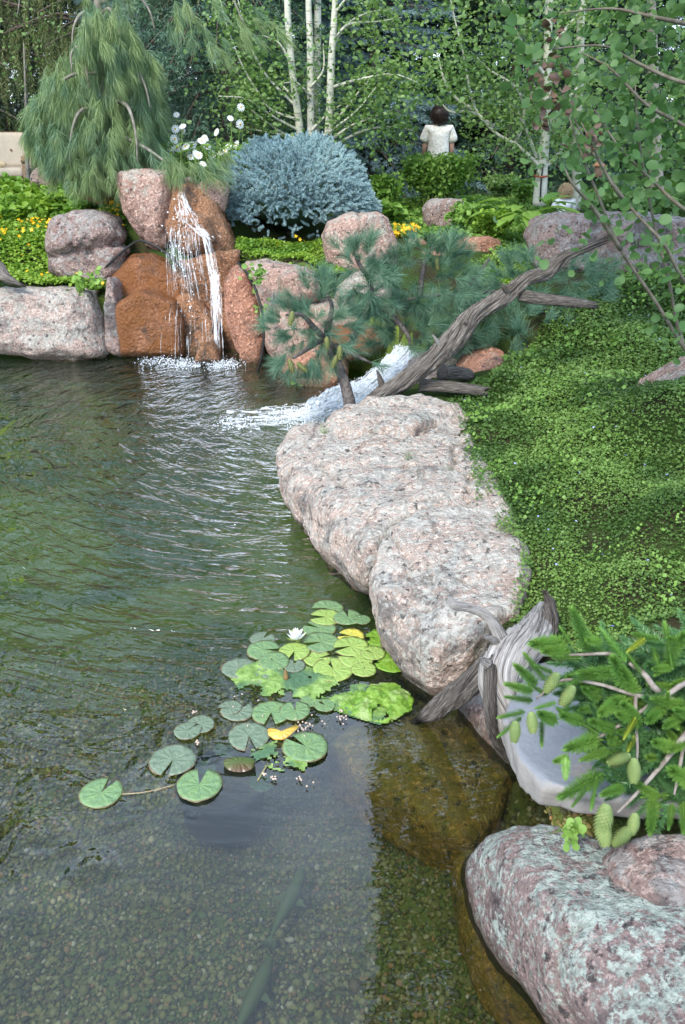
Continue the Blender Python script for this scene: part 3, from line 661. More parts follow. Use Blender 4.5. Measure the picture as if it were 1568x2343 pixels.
cur = [[bl(392 + d, 508, 8.78), bl(388 + d * 1.1, 545, 8.68), bl(392 + d * 1.25, 620, 8.6), bl(400 + d * 1.3, 690, 8.55)] for d in np.linspace(-2, 52, 8)]
V, F, A = strands(cur, 62, .0042, 2, .03)
mk('curtain', V, F, M['strand'], wf, attr=A, kind='stuff')
cur = [[bl(425 + d, 690, 8.42), bl(422 + d * 1.1, 750, 8.34), bl(424 + d * 1.2, 826, 8.3)] for d in np.linspace(-40, 60, 7)]
V, F, A = strands(cur, 34, .003, 5, .03)
mk('lower_trickles', V, F, M['strand'], wf, attr=A, kind='stuff')
rt = [[bl(452 + d * .6, 505, 8.8), bl(474 + d, 545, 8.7), bl(486 + d, 610, 8.6), bl(492 + d, 640, 8.56), bl(497 + d, 720, 8.42), bl(500 + d, 828, 8.32)] for d in (-7, -3, 1, 5)]
V, F, A = strands(rt, 60, .006, 3, .010, 10)
mk('right_stream', V, F, M['strand'], wf, attr=A, kind='stuff')
V, F, A = strands([[bl(440, 508, 8.77), bl(462, 530, 8.7), bl(480, 560, 8.66)], [bl(430, 500, 8.8), bl(450, 520, 8.74), bl(476, 545, 8.68)]], 24, .009, 4, .04)
mk('slide', V, F, M['strand'], wf, attr=A, kind='stuff')
def drops(n, cen, spr, s, seed, zmin=None):
    r = np.random.RandomState(seed); p = np.asarray(cen)[r.randint(len(cen), size=n)] + r.randn(n, 3) * spr
    if zmin is not None: p[:, 2] = zmin + np.abs(p[:, 2] - zmin)
    return spread([ICO1], p, frames(r.randn(n, 3)), s * np.exp(np.clip(r.randn(n), -2, 1.3) * .5))
V, F = drops(120, [bl(x, y, 8.6) for x, y in [(400, 560), (410, 600), (430, 620), (400, 530), (440, 700), (420, 720)]], [.06, .04, .12], .0045, 9)
mk('spray', V, F, M['drop'], wf, kind='stuff')
V, F = drops(1500, [P(x, y, 0.005) for x, y in [(350, 828), (375, 826), (400, 832), (415, 838), (420, 828), (440, 836), (505, 832), (515, 836), (500, 838), (530, 834)]], [.075, .08, .02], .0030, 10, 0)
mk('splash', V, F, M['drop'], wf, kind='stuff')
# cascade right of the middle
cas = thing('cascade', 'broad white foaming cascade rushing under the pine into the pond', 'cascade', P(780, 945, 0))
ct = [(985,775,7.9),(960,800,7.6),(920,840,7.35),(860,880,7.05),(800,915,6.75),(745,945,6.5)]
crow = []
for (px, py, Y) in ct:
    w = 60 if py < 850 else 52
    crow.append([PD(px - w, py + (8 if py < 900 else -10), Y), PD(px, py, Y), PD(px + w, py + 6, Y)])
crow = np.array(crow)
nu, nv = 90, 50
L_, _ = catmull(crow[:, 0], np.zeros(len(crow)), 18); C_, _ = catmull(crow[:, 1], np.zeros(len(crow)), 18); R_, _ = catmull(crow[:, 2], np.zeros(len(crow)), 18)
u = np.linspace(0, 1, nv)[None, :, None]
G = np.where(u < .5, L_[:, None] * (1 - 2 * u) + C_[:, None] * 2 * u, C_[:, None] * (2 - 2 * u) + R_[:, None] * (2 * u - 1))
nr_ = len(C_)
q = G.reshape(-1, 3); fl = np.stack([np.repeat(np.arange(nr_) / nr_ * 5, nv), np.tile(np.linspace(0, 6, nv), nr_), np.zeros(nr_ * nv)], 1)
q[:, 2] += .075 * fbm(fl * [1.6, 2.2, 1], 5, 5, True) + .012 * vnoise(fl * [3, 11, 1], 3)
q[:, 2] = np.maximum(q[:, 2], .004)
i_ = np.arange(nr_ - 1)[:, None] * nv; j_ = np.arange(nv - 1)[None]
F = np.stack([i_ + j_, i_ + j_ + 1, i_ + nv + j_ + 1, i_ + nv + j_], 2).reshape(-1, 4)
t = NT('white_water'); f = t.mapv(t.coord('flow'), (1.3, 5.5, 1)); n = t.noise(f, 1.4, 7, .7, .8)
col = t.mix(t.rng(n, .36, .56), (.26, .33, .37), (.84, .88, .91))
M['white'] = t.bsdf(col, .35, t.bump(n, .02), spec=.5)
mk('white_water', q, F, M['white'], cas, attr=fl)
fls = []
for d in np.linspace(-46, 46, 12): fls.append([PD(px + d * (.95 if py < 900 else 1.1), py - 2, Y - .03) for (px, py, Y) in ct] + [P(690 + d * 1.2, 958 + abs(d) * .1, .02)])
V, F, A = strands(fls, 240, .010, 14, .02, 10); V[:, 2] += .03 * np.abs(vnoise(V * 9, 2)) + .012; mk('streaks', V, F, M['strand'], cas, attr=A, kind='stuff')
pk = q[np.random.RandomState(4).randint(len(q), size=2600)] + np.random.RandomState(5).randn(2600, 3) * [.012, .012, .010]; V, F = spread([ICO1], pk, frames(np.random.RandomState(6).randn(2600, 3)), .0036 * np.exp(np.random.RandomState(7).randn(2600) * .5)); mk('bubbles', V, F, M['drop'], cas, kind='stuff')
V, F = drops(2400, [P(x, y, .01) for x, y in [(760, 945), (730, 950), (700, 950), (690, 960), (740, 960), (780, 930), (720, 940), (800, 900), (850, 880), (545, 965), (640, 945), (660, 955)]], [.10, .10, .012], .0032, 12, 0.0)
mk('froth', V, F, M['drop'], cas, kind='stuff')
# foam rafts drifting out on the pond
g = np.stack(np.meshgrid(np.linspace(0, 1, 60), np.linspace(0, 1, 40), indexing='ij'), 2).reshape(-1, 2)
a0, a1, b0, b1 = P(505, 985, 0), P(520, 940, 0), P(800, 985, 0), P(770, 915, 0)
q = (a0[None] * (1 - g[:, :1]) + b0 * g[:, :1]) * (1 - g[:, 1:]) + (a1[None] * (1 - g[:, :1]) + b1 * g[:, :1]) * g[:, 1:]
q[:, 2] = .006 + .004 * vnoise(q * 18, 4)
e_ = g[:, 0] * 1.0 + .0
flo = q * [9, 22, 1] + np.stack([.8 * vnoise(q * 5, 8), 1.2 * vnoise(q * 4, 9), 0 * e_], 1)
F = np.stack([(np.arange(59)[:, None] * 40 + np.arange(39)[None]).ravel() + k for k in (0, 1, 41, 40)], 1)
cf = q[F].mean(1); dd = np.hypot((cf[:, 0] - P(745, 950, 0)[0]) / 1.15, (cf[:, 1] - P(745, 950, 0)[1]) / .42)
keep = (vnoise(cf * [9, 24, 1], 21) * .5 + .5 * vnoise(cf * [22, 50, 1], 22)) > (dd * .95 - .62)
fo = mk('foam', q, F[keep], M['foam'], None, attr=flo, org=P(700, 950, 0)); setp(fo, 'streaks of white foam drifting on the pond from the cascade', 'foam', kind='stuff')

# ---------------------------------------------------------------- leaves and needles
M['aspen'] = foliage('aspen_leaf', (.15, .25, .075), (.21, .32, .10), (.12, .22, .075), trans=.35)
M['aspen2'] = foliage('near_aspen_leaf', (.075, .155, .055), (.12, .21, .07), (.05, .12, .035), rough=.5, trans=.35, spec=.3, sc=5)
M['ground'] = foliage('speedwell_leaf', (.10, .19, .035), (.16, .26, .06), (.05, .105, .02), trans=.2, sc=1.8)
M['lime'] = foliage('bright_leaf', (.17, .29, .03), (.25, .38, .05), (.12, .24, .03), trans=.3, sc=3)
M['shrub'] = foliage('shrub_leaf', (.16, .29, .055), (.23, .37, .08), (.13, .25, .045), trans=.3, sc=3)
M['hosta'] = foliage('hosta_leaf', (.17, .29, .05), (.23, .36, .06), (.14, .27, .06), rough=.4, trans=.3, sc=2)
M['wpine'] = foliage('weeping_pine_needle', (.17, .25, .10), (.25, .33, .14), (.12, .21, .12), rough=.5, trans=.25, sc=3)
M['lpine'] = foliage('blue_pine_needle', (.10, .20, .13), (.18, .30, .19), (.08, .17, .115), rough=.45, trans=.2, sc=5)
M['spruceb'] = foliage('blue_spruce_needle', (.34, .47, .49), (.45, .60, .62), (.29, .42, .46), rough=.55, trans=.1)
M['spruceg'] = foliage('green_spruce_needle', (.085, .165, .10), (.13, .22, .13), (.065, .13, .09), trans=.1)
M['sprucebb'] = foliage('silver_spruce_needle', (.14, .22, .22), (.19, .28, .28), (.11, .18, .185), trans=.1)
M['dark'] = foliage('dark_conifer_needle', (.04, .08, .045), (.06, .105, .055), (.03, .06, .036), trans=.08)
M['drape'] = foliage('drooping_needle', (.12, .155, .055), (.18, .2, .075), (.09, .13, .045), trans=.15)
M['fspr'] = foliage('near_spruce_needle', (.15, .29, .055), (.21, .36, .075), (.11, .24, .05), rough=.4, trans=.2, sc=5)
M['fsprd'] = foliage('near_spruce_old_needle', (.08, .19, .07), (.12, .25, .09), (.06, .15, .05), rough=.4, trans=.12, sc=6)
M['bark'] = plain('bark', (.13, .10, .08), .9, (.07, .055, .045), 30, bumpd=.01)
M['barkp'] = plain('grey_green_bark', (.24, .22, .18), .8, (.15, .14, .11), 20)
t = NT('aspen_bark'); v = t.coord('Object'); n = t.noise(t.mapv(v, (3, 3, 22)), 1.5, 4, .6)
c_ = t.mix(t.rng(n, .58, .70), (.50, .50, .42), (.16, .13, .10)); c_ = t.mix(t.rng(t.noise(v, 3, 3), .4, .65), c_, t.mix(.5, c_, (.38, .40, .27)))
M['abark'] = t.bsdf(c_, .8, t.bump(n, .01))
M['redbrown'] = plain('pine_twig', (.19, .11, .07), .8, (.13, .08, .05), 30)
M['petal'] = plain('white_petal', (.86, .87, .84), .5, (.78, .8, .76), 10, trans=.2)
M['yellow'] = plain('yellow_petal', (.80, .55, .02), .5, (.85, .42, .01), 10, trans=.2)
M['blue'] = plain('violet_petal', (.30, .33, .75), .5, (.4, .42, .8), 10)
M['stem'] = plain('green_stem', (.13, .20, .04), .6, (.10, .16, .03))

def crown_shoots(base, H, Rb, nb, nsh, seed, zlo=.15, zmax=None, droop=.25, front=True, p=.8):
    """branch points of a spruce: shoots set along whorled limbs"""
    r = np.random.RandomState(seed); P0, D0, limbs = [], [], []
    for k in range(nb):
        z = zlo + (H - zlo) * (1 - math.sqrt(1 - (k + r.rand()) / nb * .97)) if zmax is None else zlo + (zmax - zlo) * (k + r.rand()) / nb
        L = Rb * (1 - z / H) ** p * (.8 + .35 * r.rand()); az = r.rand() * 6.283
        if front and math.sin(az) > .35 and r.rand() < .75: continue
        d = np.array([math.cos(az), math.sin(az), 0]); sd_ = np.array([-d[1], d[0], 0])
        f = lambda s: np.array(base) + d * L * s + np.array([0, 0, z + .12 * L * s - droop * L * s * s * 1.5 + (.1 * L if s > .8 else 0) * (s - .8)])
        limbs.append([f(0), f(.5), f(1)])
        n = int(nsh * (.4 + .6 * L / Rb)); s = .12 + .88 * r.rand(n) ** .7; lat = (r.rand(n) - .5) * 2
        sp = .42 * L * (1.08 - s) + .06
        for a, b, w in zip(s, lat, sp):
            P0.append(f(a) + sd_ * b * w + np.array([0, 0, -.10 * abs(b) * w])); D0.append(d * (.75) + sd_ * np.sign(b) * .55 + np.array([0, 0, -.25 + .3 * r.randn()]))
    return np.array(P0), np.array(D0), limbs
BR_C = [brush(13, 1.0, .42, .085, k, 50) for k in range(4)]
BR_F = [brush(34, 1.0, .36, .06, k + 9, 55) for k in range(4)]
def conifer(label, x, y, H, Rb, mat, nb, nsh, seed, size=.16, name='spruce_tree', cat='spruce', droop=.25, group='conifers closing off the garden', zb=None, vis=4.4, tm=None, trunk=True):
    zb = float(height([x], [y])[0]) if zb is None else zb
    T = thing(name, label, cat, (x, y, zb), group); r = np.random.RandomState(seed)
    p1, d1, l1 = crown_shoots((x, y, zb), H, Rb, nb, nsh, seed, .1, min(vis, H * .95), droop)
    V1 = spread(tm or BR_C, p1, frames(d1, r.rand(len(p1)) * 6.28), size * (.7 + .6 * r.rand(len(p1))))
    parts = [V1]
    if H > vis + 1:
        p2, d2, l2 = crown_shoots((x, y, zb), H, Rb, int(nb * .35), nsh // 2, seed + 1, vis * .9, H * .97, droop, front=False)
        parts.append(spread(BR_C, p2, frames(d2, r.rand(len(p2)) * 6.28), size * 3.0 * (.7 + .6 * r.rand(len(p2)))))
    V, F = join(parts); mk('crown', V, F, mat, T, kind='stuff')
    if trunk:
        V, F = tube([(x, y, zb - .1), (x + .03, y, zb + H * .5), (x, y, zb + H)], [.03 * H * .5, .02 * H * .5, .02], 8, 3); mk('trunk', V, F, M['bark'], T)
        V, F = jt([tube(l, [.02, .014, .005], 4, 1) for l in l1[::2]]); mk('branches', V, F, M['bark'], T, kind='stuff')
    return T
# wall of dark conifers at the back
for k, (px, Y, H, Rb, lb) in enumerate([(-420,21,11,3.2,'dark conifer out beyond the left edge of the garden'),(20,22,9.5,3.0,'tall dark conifer behind the weeping branches at far left'),(260,19,8.5,2.8,'dark conifer filling the gap right of the weeping pine'),
    (480,21,9.5,3.0,'dark conifer behind the left side of the aspen clump'),(690,19.5,8.5,3.0,'dark conifer directly behind the three aspen trunks'),(900,20,9,3.2,'dark conifer behind the right side of the aspen clump'),
    (1110,18,8.5,3.0,'dark conifer behind the woman in the white shirt'),(1330,20,9.5,3.0,'dark conifer behind the forked white aspen'),(1560,19,12,3.0,'dark conifer behind the leaves at the upper right'),(1900,20,12,3.4,'dark conifer out beyond the right edge of the garden'),(150,25,11,3.6,'dark conifer in the second row at the left'),(590,25,11,3.6,'dark conifer in the second row behind the aspen clump'),(820,25,11,3.8,'dark conifer in the second row right of the clump'),(1010,24,11,3.6,'dark conifer in the second row behind the woman'),(1230,25,11,3.8,'dark conifer in the second row behind the forked aspen'),(1450,24,11,3.6,'dark conifer in the second row at the right'),(-900,18,10,3.2,'dark conifer far out to the left of the garden')]):
    conifer(lb, PD(px, 300, Y)[0], Y, H, Rb, M['dark'], 120, 34, 100 + k, .34, droop=.2)
conifer('bluish spruce column behind the weeping pine and the daisies', PD(345,300,14.5)[0], 14.5, 7, 1.15, M['sprucebb'], 150, 40, 121, .15)
conifer('blue-green spruce with drooping sprays left of the aspen clump', PD(520,300,13.2)[0], 13.2, 6.8, 2.0, M['spruceg'], 260, 60, 122, .15, droop=.42)
conifer('green spruce standing between the blue column and the aspen clump', PD(640,300,15.5)[0], 15.5, 7.5, 1.9, M['spruceg'], 170, 50, 123, .17, droop=.35)
conifer('blue spruce with layered limbs right of the aspen trunks', PD(850,300,15.2)[0], 15.2, 7.5, 1.75, M['sprucebb'], 190, 60, 124, .14, droop=.16)
conifer('shaded blue spruce between the woman and the forked aspen', PD(1170,300,16.6)[0], 16.6, 8, 2.2, M['spruceg'], 170, 50, 125, .16, droop=.2)

# trees outside the garden's left rim, seen only in the pond
for k, (x, y, H) in enumerate([(-9, 9, 8), (-9.5, 13, 9)]):
    conifer(['large green conifer left of the garden by the pond', 'large green conifer left of the garden behind the sofa'][k], x, y, H, 2.4, M['spruceg'], 80, 26, 140 + k, .4)

# draped conifer, far left
def drape(label, x, y, H, Rb, seed, zb, n, mat):
    T = thing('weeping_conifer', label, 'conifer', (x, y, zb), 'conifers closing off the garden'); r = np.random.RandomState(seed)
    tubs = [tube([(x, y, zb), (x + .1, y, zb + H * .5), (x, y, zb + H)], [.16, .12, .03], 8, 3)]; pos, dr = [], []
    for k in range(n):
        z0 = zb + 1.2 + (H - 1.4) * r.rand(); az = r.rand() * 6.28; L = Rb * (1 - .6 * (z0 - zb) / H) * (.5 + .6 * r.rand())
        d = np.array([math.cos(az), math.sin(az) , 0]); o_ = np.array([x, y, z0])
        if z0 < zb + 4.5: tubs.append(tube([o_, o_ + d * L * .5 + [0, 0, .08], o_ + d * L + [0, 0, -.15]], [.035, .02, .008], 5, 2))
        for s in np.linspace(.2, 1, 12):
            b = o_ + d * L * s + [0, 0, .05 - .2 * s * s] + r.randn(3) * [.09, .09, .03]; q = b.copy()
            for m_ in range(int(4 + 8 * r.rand())):
                if q[2] < zb + .25: break
                pos.append(q.copy()); dr.append([.12 * r.randn(), .12 * r.randn(), -1]); q[2] -= .085; q[:2] += r.randn(2) * .012
    V, F = spread(BR_C, pos, frames(np.array(dr), r.rand(len(pos)) * 6.28), .14 * (.7 + .6 * r.rand(len(pos))))
    mk('crown', V, F, mat, T, kind='stuff'); V, F = jt(tubs); mk('trunk', V, F, M['bark'], T)
drape('tall conifer with hanging brown-green curtains of foliage at far left', PD(-70,300,15.6)[0], 15.6, 7.5, 2.6, 151, 1.0, 95, M['drape'])
drape('conifer with hanging curtains of foliage behind the weeping pine', PD(270,300,15.0)[0], 15.0, 7.5, 2.1, 152, 1.0, 70, M['drape'])

# weeping pine: hanging needle tufts, each its own part
TF = [tuft(80, 1.0, .02, k + 40, 6, 58, .6, .38) for k in range(4)]
TFM = [meshdata('needle_tuft', *TF[k], M['wpine']) for k in range(4)]
wp = thing('weeping_pine', 'weeping pine with long drooping needle tufts above the left rocks', 'pine tree', PD(235, 430, 10.0))
r = np.random.RandomState(5)
trunkp = [PD(245, 430, 10.1), PD(250, 300, 10.0), PD(240, 180, 9.95), PD(225, 60, 9.9), PD(230, -120, 9.9), PD(240, -330, 9.9)]
V, F = tube(trunkp, [.07, .065, .055, .045, .035, .02], 8, 5); mk('trunk', V, F, M['barkp'], wp)
arcs = []
def arc(*q): arcs.append([PD(*a) for a in q])
arc((245,110,9.9),(190,105,9.75),(165,120,9.7),(165,165,9.65)); arc((240,125,9.9),(215,108,9.6),(195,125,9.55),(205,200,9.5)); arc((215,75,9.9),(240,95,9.6),(255,100,9.5),(270,150,9.4))
arc((225,40,9.9),(250,20,9.7),(265,50,9.6),(290,110,9.5)); arc((235,5,9.9),(300,-20,9.7),(340,20,9.6),(355,70,9.6)); arc((230,30,9.9),(190,30,9.7),(170,60,9.6),(165,110,9.6))
arc((255,150,9.9),(300,150,9.5),(330,190,9.4),(345,250,9.4)); arc((250,170,9.9),(170,170,9.7),(120,210,9.6),(105,260,9.6)); arc((250,230,9.9),(290,240,9.3),(310,300,9.2),(315,370,9.2))
arc((250,260,9.9),(190,250,9.4),(165,300,9.3),(160,370,9.3)); arc((240,-100,9.9),(420,-90,9.6),(520,-20,9.5),(560,60,9.5)); arc((240,-60,9.9),(330,-40,9.6),(420,0,9.5),(450,60,9.5)); arc((250,300,9.9),(320,330,9.4),(380,370,9.25),(430,395,9.2)); arc((250,-160,9.9),(130,-120,9.7),(60,-60,9.6),(40,40,9.6))
V, F = jt([tube(a, [.022, .018, .012, .006], 6, 4) for a in arcs]); mk('limbs', V, F, M['barkp'], wp, kind='stuff')
tp = []
pl = [(170,110),(250,60),(300,120),(345,180),(368,260),(360,330),(330,400),(280,395),(230,420),(170,410),(110,370),(60,310),(55,250),(100,170)]
inn = [(60,290),(60,235),(100,150),(140,115),(185,70),(200,0),(285,0),(310,80),(362,150),(370,260),(365,350),(320,385),(300,420),(235,430),(215,410),(170,415),(110,370),(70,320)]
while len(tp) < 560:
    a, b = r.uniform(30, 400), r.uniform(-150, 425)
    if (b > 5 and inpoly(np.array([a]), np.array([b]), inn)[0]) or (b <= 5 and 190 < a < 300 and r.rand() < .25):
        if 150 < a < 245 and 95 < b < 205 and r.rand() < .85: continue
        yv = 9.15 + .75 * r.rand() + .5 * abs((a - 215) / 160) ** 2
        tp.append((a, b, yv))
for a, b in [(445,20),(460,60),(430,70),(480,90),(520,60),(560,75),(590,70),(540,100),(500,110),(470,120),(505,30),(560,30),(610,50),(400,20),(380,50)] * 2:
    tp.append((a + r.randn() * 14, b + r.randn() * 12 - 15, 9.5 + .2 * r.randn()))
for a, b in [(385,395),(400,400),(420,398),(440,400),(455,405),(395,385),(370,390),(480,385),(500,372),(490,395),(350,370)] * 2:
    tp.append((a + r.randn() * 8, b + r.randn() * 6 - 28, 9.2 + .1 * r.randn()))
tp = np.array(tp); pos = np.array([PD(*q) for q in tp]); dr = np.stack([.22 * r.randn(len(pos)) + (tp[:, 0] - 215) / 500, .25 * r.randn(len(pos)) - .12, -np.ones(len(pos))], 1)
fr = frames(dr, r.rand(len(pos)) * 6.28); sc = .155 * (.75 + .5 * r.rand(len(pos))); order = np.argsort(pos[:, 1] + (tp[:, 1] < 0) * 5)
for i in order[:300]:
    m_ = Matrix(fr[i].tolist()).to_4x4() @ Matrix.Diagonal((sc[i], sc[i], sc[i] * 1.35, 1)); m_.translation = Vector(pos[i]); inst('needle_tuft', TFM[i % 4], m_, wp)
rest = order[300:]; V, F = spread(TF, pos[rest], fr[rest], np.stack([sc[rest]] * 2 + [sc[rest] * 1.35], 1)); mk('needles', V, F, M['wpine'], wp, kind='stuff')
n = 1500; a = r.uniform(60, 370, n); b = r.uniform(20, 415, n); k_ = inpoly(a, b, inn); a, b = a[k_], b[k_]
pos = np.array([PD(x_, y_, 9.6 + .8 * q_) for x_, y_, q_ in zip(a, b, r.rand(len(a)))])
V, F = spread([tuft(14, 1.0, .02, 3, 3, 38, .75, .3)], pos, frames(np.stack([.25 * r.randn(len(pos)), .25 * r.randn(len(pos)), -np.ones(len(pos))], 1)), .17 * (.7 + .6 * r.rand(len(pos)))); mk('inner_needles', V, F, M['wpine'], wp, kind='stuff')

# dwarf blue globe spruce
gs = thing('globe_spruce', 'round dwarf blue spruce with dense powdery blue shoots', 'blue spruce', PD(665, 545, 10.2))
c0 = PD(668, 448, 10.2); r = np.random.RandomState(8); n = 3800
d = r.randn(n, 3); d[:, 2] = np.abs(d[:, 2]) * .9 - .45 * (r.rand(n) < .5) ; d[:, 1] -= .35; d /= np.linalg.norm(d, axis=1, keepdims=True)
ex = np.array([.86, .82, .56]); lump = 1 + .09 * vnoise(d * 3.2, 4) + .05 * vnoise(d * 7, 5); rad = lump * np.where(r.rand(n) < .7, 1.0, .78 + .15 * r.rand(n))
pos = c0 + d * ex * rad[:, None]; pos[:, 2] -= .10 * np.clip(np.abs(d[:, 0]), 0, 1) ** 3
dr = d * [1.1, 1.1, .45] + r.randn(n, 3) * .42 + [0, 0, .22]
SB = [brush(84, 1.0, .26, .085, k + 20, 72, taper=.4) for k in range(5)]
V, F = spread(SB, pos, frames(dr, r.rand(n) * 6.28), .088 * (.7 + .5 * r.rand(n))); mk('shoots', V, F, M['spruceb'], gs, kind='stuff')
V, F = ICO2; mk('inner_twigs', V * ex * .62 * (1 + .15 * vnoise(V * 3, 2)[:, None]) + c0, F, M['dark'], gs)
V, F = tube([PD(665, 560, 10.2), c0], [.05, .04], 6, 2); mk('trunk', V, F, M['bark'], gs)

# aspens -----------------------------------------------------------
def project(p):
    q = np.asarray(p) - [0, 0, CAMH]; w = q[:, 1] * CP - q[:, 2] * SP; v = q[:, 1] * SP + q[:, 2] * CP
    return 784 + FPX * q[:, 0] / w, 1171 - FPX * v / w
def clearview(p, rim=False):                # crowns thin out round the places where people stand in the open
    a, b = project(p); yy_ = np.asarray(p)[:, 1]; return ~(((a > 950) & (a < 1052) & (b > 238) & (b < 348)) | ((a > 1268) & (a < 1322) & (b > 412) & (b < 500)) | ((a > 540) & (a < 850) & (b > 338) & (b < 560) & (yy_ > 10.9)))
def leafscatter(centers, spr, n, size, seed, tilt=.8, tm=(LEAF_LO,)):
    r = np.random.RandomState(seed); c = np.asarray(centers); p = c[r.randint(len(c), size=n)] + r.randn(n, 3) * spr
    s = size * (.6 + .7 * r.rand(n)); k = clearview(p); p = p[k]; return p, leafframes(len(p), tilt, r), s[k]
ac = thing('aspen_clump', 'aspen clump with three slim pale trunks behind the blue globe spruce', 'aspen', PD(710, 400, 11.6))
Yc = 11.6
for q, rr_ in [([(692,430,Yc),(690,345,Yc),(683,270,Yc),(670,170,Yc),(660,60,Yc),(655,-60,Yc),(640,-350,Yc)], .055), ([(714,430,Yc+.1),(712,340,Yc+.1),(711,230,Yc+.1),(710,100,Yc+.1),(706,0,Yc+.1),(700,-300,Yc+.1)], .055),
               ([(745,430,Yc),(748,345,Yc),(754,270,Yc),(758,150,Yc),(764,60,Yc),(768,-10,Yc),(790,-330,Yc)], .055)]:
    p_ = [PD(*a) for a in q]; V, F = tube(p_, np.linspace(rr_, rr_ * .55, len(p_)), 10, 5); mk('trunk', V, F, M['abark'], ac)
back = [PD(722, 430, 13), PD(723, 300, 13), PD(727, 100, 13), PD(728, -100, 13)]
V, F = tube(back, [.06, .055, .05, .04], 8, 3); mk('trunk', V, F, M['abark'], ac)
br = [[(690,335),(650,310),(600,300),(540,290)],[(688,300),(640,275),(600,250),(560,225),(500,220)],[(684,275),(620,250),(590,210),(555,150),(520,60),(505,0)],[(680,245),(620,185),(585,130),(560,60),(545,0)],
      [(690,320),(640,300),(560,240),(530,215)],[(712,300),(740,270),(780,240)],[(712,330),(770,290),(820,250),(860,200)],[(752,325),(800,290),(850,270),(900,250)],[(750,300),(790,250),(830,200),(880,150)],
      [(756,120),(790,60),(840,30),(900,20)],[(762,90),(800,55),(860,50),(920,40)],[(766,30),(800,-10),(850,-40)],[(684,240),(650,200),(610,180),(560,170)],[(710,200),(740,160),(740,100)],[(668,150),(640,100),(600,80)],[(752,340),(830,300),(900,290),(950,300)],[(712,220),(680,190),(650,190)],[(758,200),(830,180),(900,170),(960,190)]]
tb, cs = [], []; r = np.random.RandomState(11)
for b in br:
    yy_ = Yc; dy_ = r.uniform(-.12, .12); p_ = [PD(a[0], a[1], yy_ + dy_ * k) for k, a in enumerate(b)]; tb.append(tube(p_, np.linspace(.02, .005, len(p_)), 5, 5))
    C, _ = catmull(p_, np.zeros(len(p_)), 10); cs += list(C[10:]) + list(C[20:])
V, F = jt(tb); mk('branches', V, F, M['abark'], ac, kind='stuff')
ex_ = [PD(x_, y_, Yc + .6 * r.randn()) for x_, y_ in zip(r.uniform(500, 960, 60), r.uniform(-60, 330, 60)) if not (y_ > 260 and 560 < x_ < 740)]
ex_ += [PD(x_, y_, Yc + .8 * r.randn()) for x_, y_ in zip(r.uniform(430, 1000, 40), r.uniform(-700, -60, 40))]
ex_ += [PD(x_, y_, Yc + .3 * r.randn()) for x_, y_ in zip(r.uniform(780, 980, 34), r.uniform(130, 330, 34))]
cs = [c_ for c_ in cs]
p1, f1, s1 = leafscatter(cs, [.16, .2, .14], 4300, .050, 12); p2, f2, s2 = leafscatter(ex_, [.26, .3, .2], 2300, .058, 13)
V, F = spread([LEAF_LO], np.concatenate([p1, p2]), np.concatenate([f1, f2]), np.concatenate([s1, s2])); mk('leaves', V, F, M['aspen'], ac, kind='stuff')
# forked aspen with wrapped foot
fa = thing('forked_aspen', 'white-trunked aspen with side limbs and a red tie round its foot', 'aspen', PD(1238, 462, 11.0))
Yf = 11.0
V, F = tube([PD(*q) for q in [(1234,470,Yf),(1238,420,Yf),(1242,380,Yf),(1248,300,Yf),(1252,180,Yf),(1255,60,Yf),(1262,-100,Yf),(1280,-400,Yf)]], [.085, .075, .06, .055, .05, .045, .04, .02], 12, 5); mk('trunk', V, F, M['abark'], fa)
V, F = tube([PD(1222, 402, 10.93), PD(1240, 405, 10.9), PD(1256, 402, 10.93)], [.012, .012, .012], 5, 2); mk('tie', V, F, plain('red_tie', (.35, .09, .05)), fa)
V, F = tube([PD(1236, 462, 10.9), PD(1239, 405, 10.91), PD(1244, 375, 10.93)], [.01, .01, .006], 5, 2); mk('seam', V, F, plain('dark_seam', (.03, .03, .03)), fa)
br = [[(1238,385),(1215,360),(1180,330),(1130,300),(1085,240),(1060,120),(1040,40),(1020,-60)],[(1085,250),(1050,230),(1020,190),(1000,120)],[(1180,330),(1200,260),(1180,200),(1120,160),(1090,130)],[(1232,372),(1205,300),(1180,250),(1150,230),(1110,200)],
      [(1130,290),(1080,255),(1030,255),(1000,220)],[(1244,385),(1280,350),(1300,300),(1330,260)],[(1250,290),(1290,240),(1330,190),(1370,160)],[(1252,180),(1210,120),(1180,70),(1150,0)],[(1252,120),(1300,60),(1340,10)]]
tb, cs = [], []
for b in br:
    dy_ = r.uniform(-.1, .1); p_ = [PD(a[0], a[1], Yf + dy_ * k) for k, a in enumerate(b)]; tb.append(tube(p_, np.linspace(.028, .006, len(p_)), 5, 5)); C, _ = catmull(p_, np.zeros(len(p_)), 8); cs += list(C[8:])
V, F = jt(tb); mk('branches', V, F, M['abark'], fa, kind='stuff')
ex_ = [PD(x_, y_, Yf + .5 * r.randn()) for x_, y_ in zip(r.uniform(960, 1500, 70), r.uniform(-500, 230, 70))] + [PD(x_, y_, Yf + .5 * r.randn()) for x_, y_ in zip(r.uniform(1130, 1500, 25), r.uniform(150, 350, 25))]
p1, f1, s1 = leafscatter(cs, [.16, .2, .14], 3600, .052, 14); p2, f2, s2 = leafscatter(ex_, [.28, .3, .22], 3000, .052, 15)
V, F = spread([LEAF_LO], np.concatenate([p1, p2]), np.concatenate([f1, f2]), np.concatenate([s1, s2])); mk('leaves', V, F, M['aspen'], fa, kind='stuff')
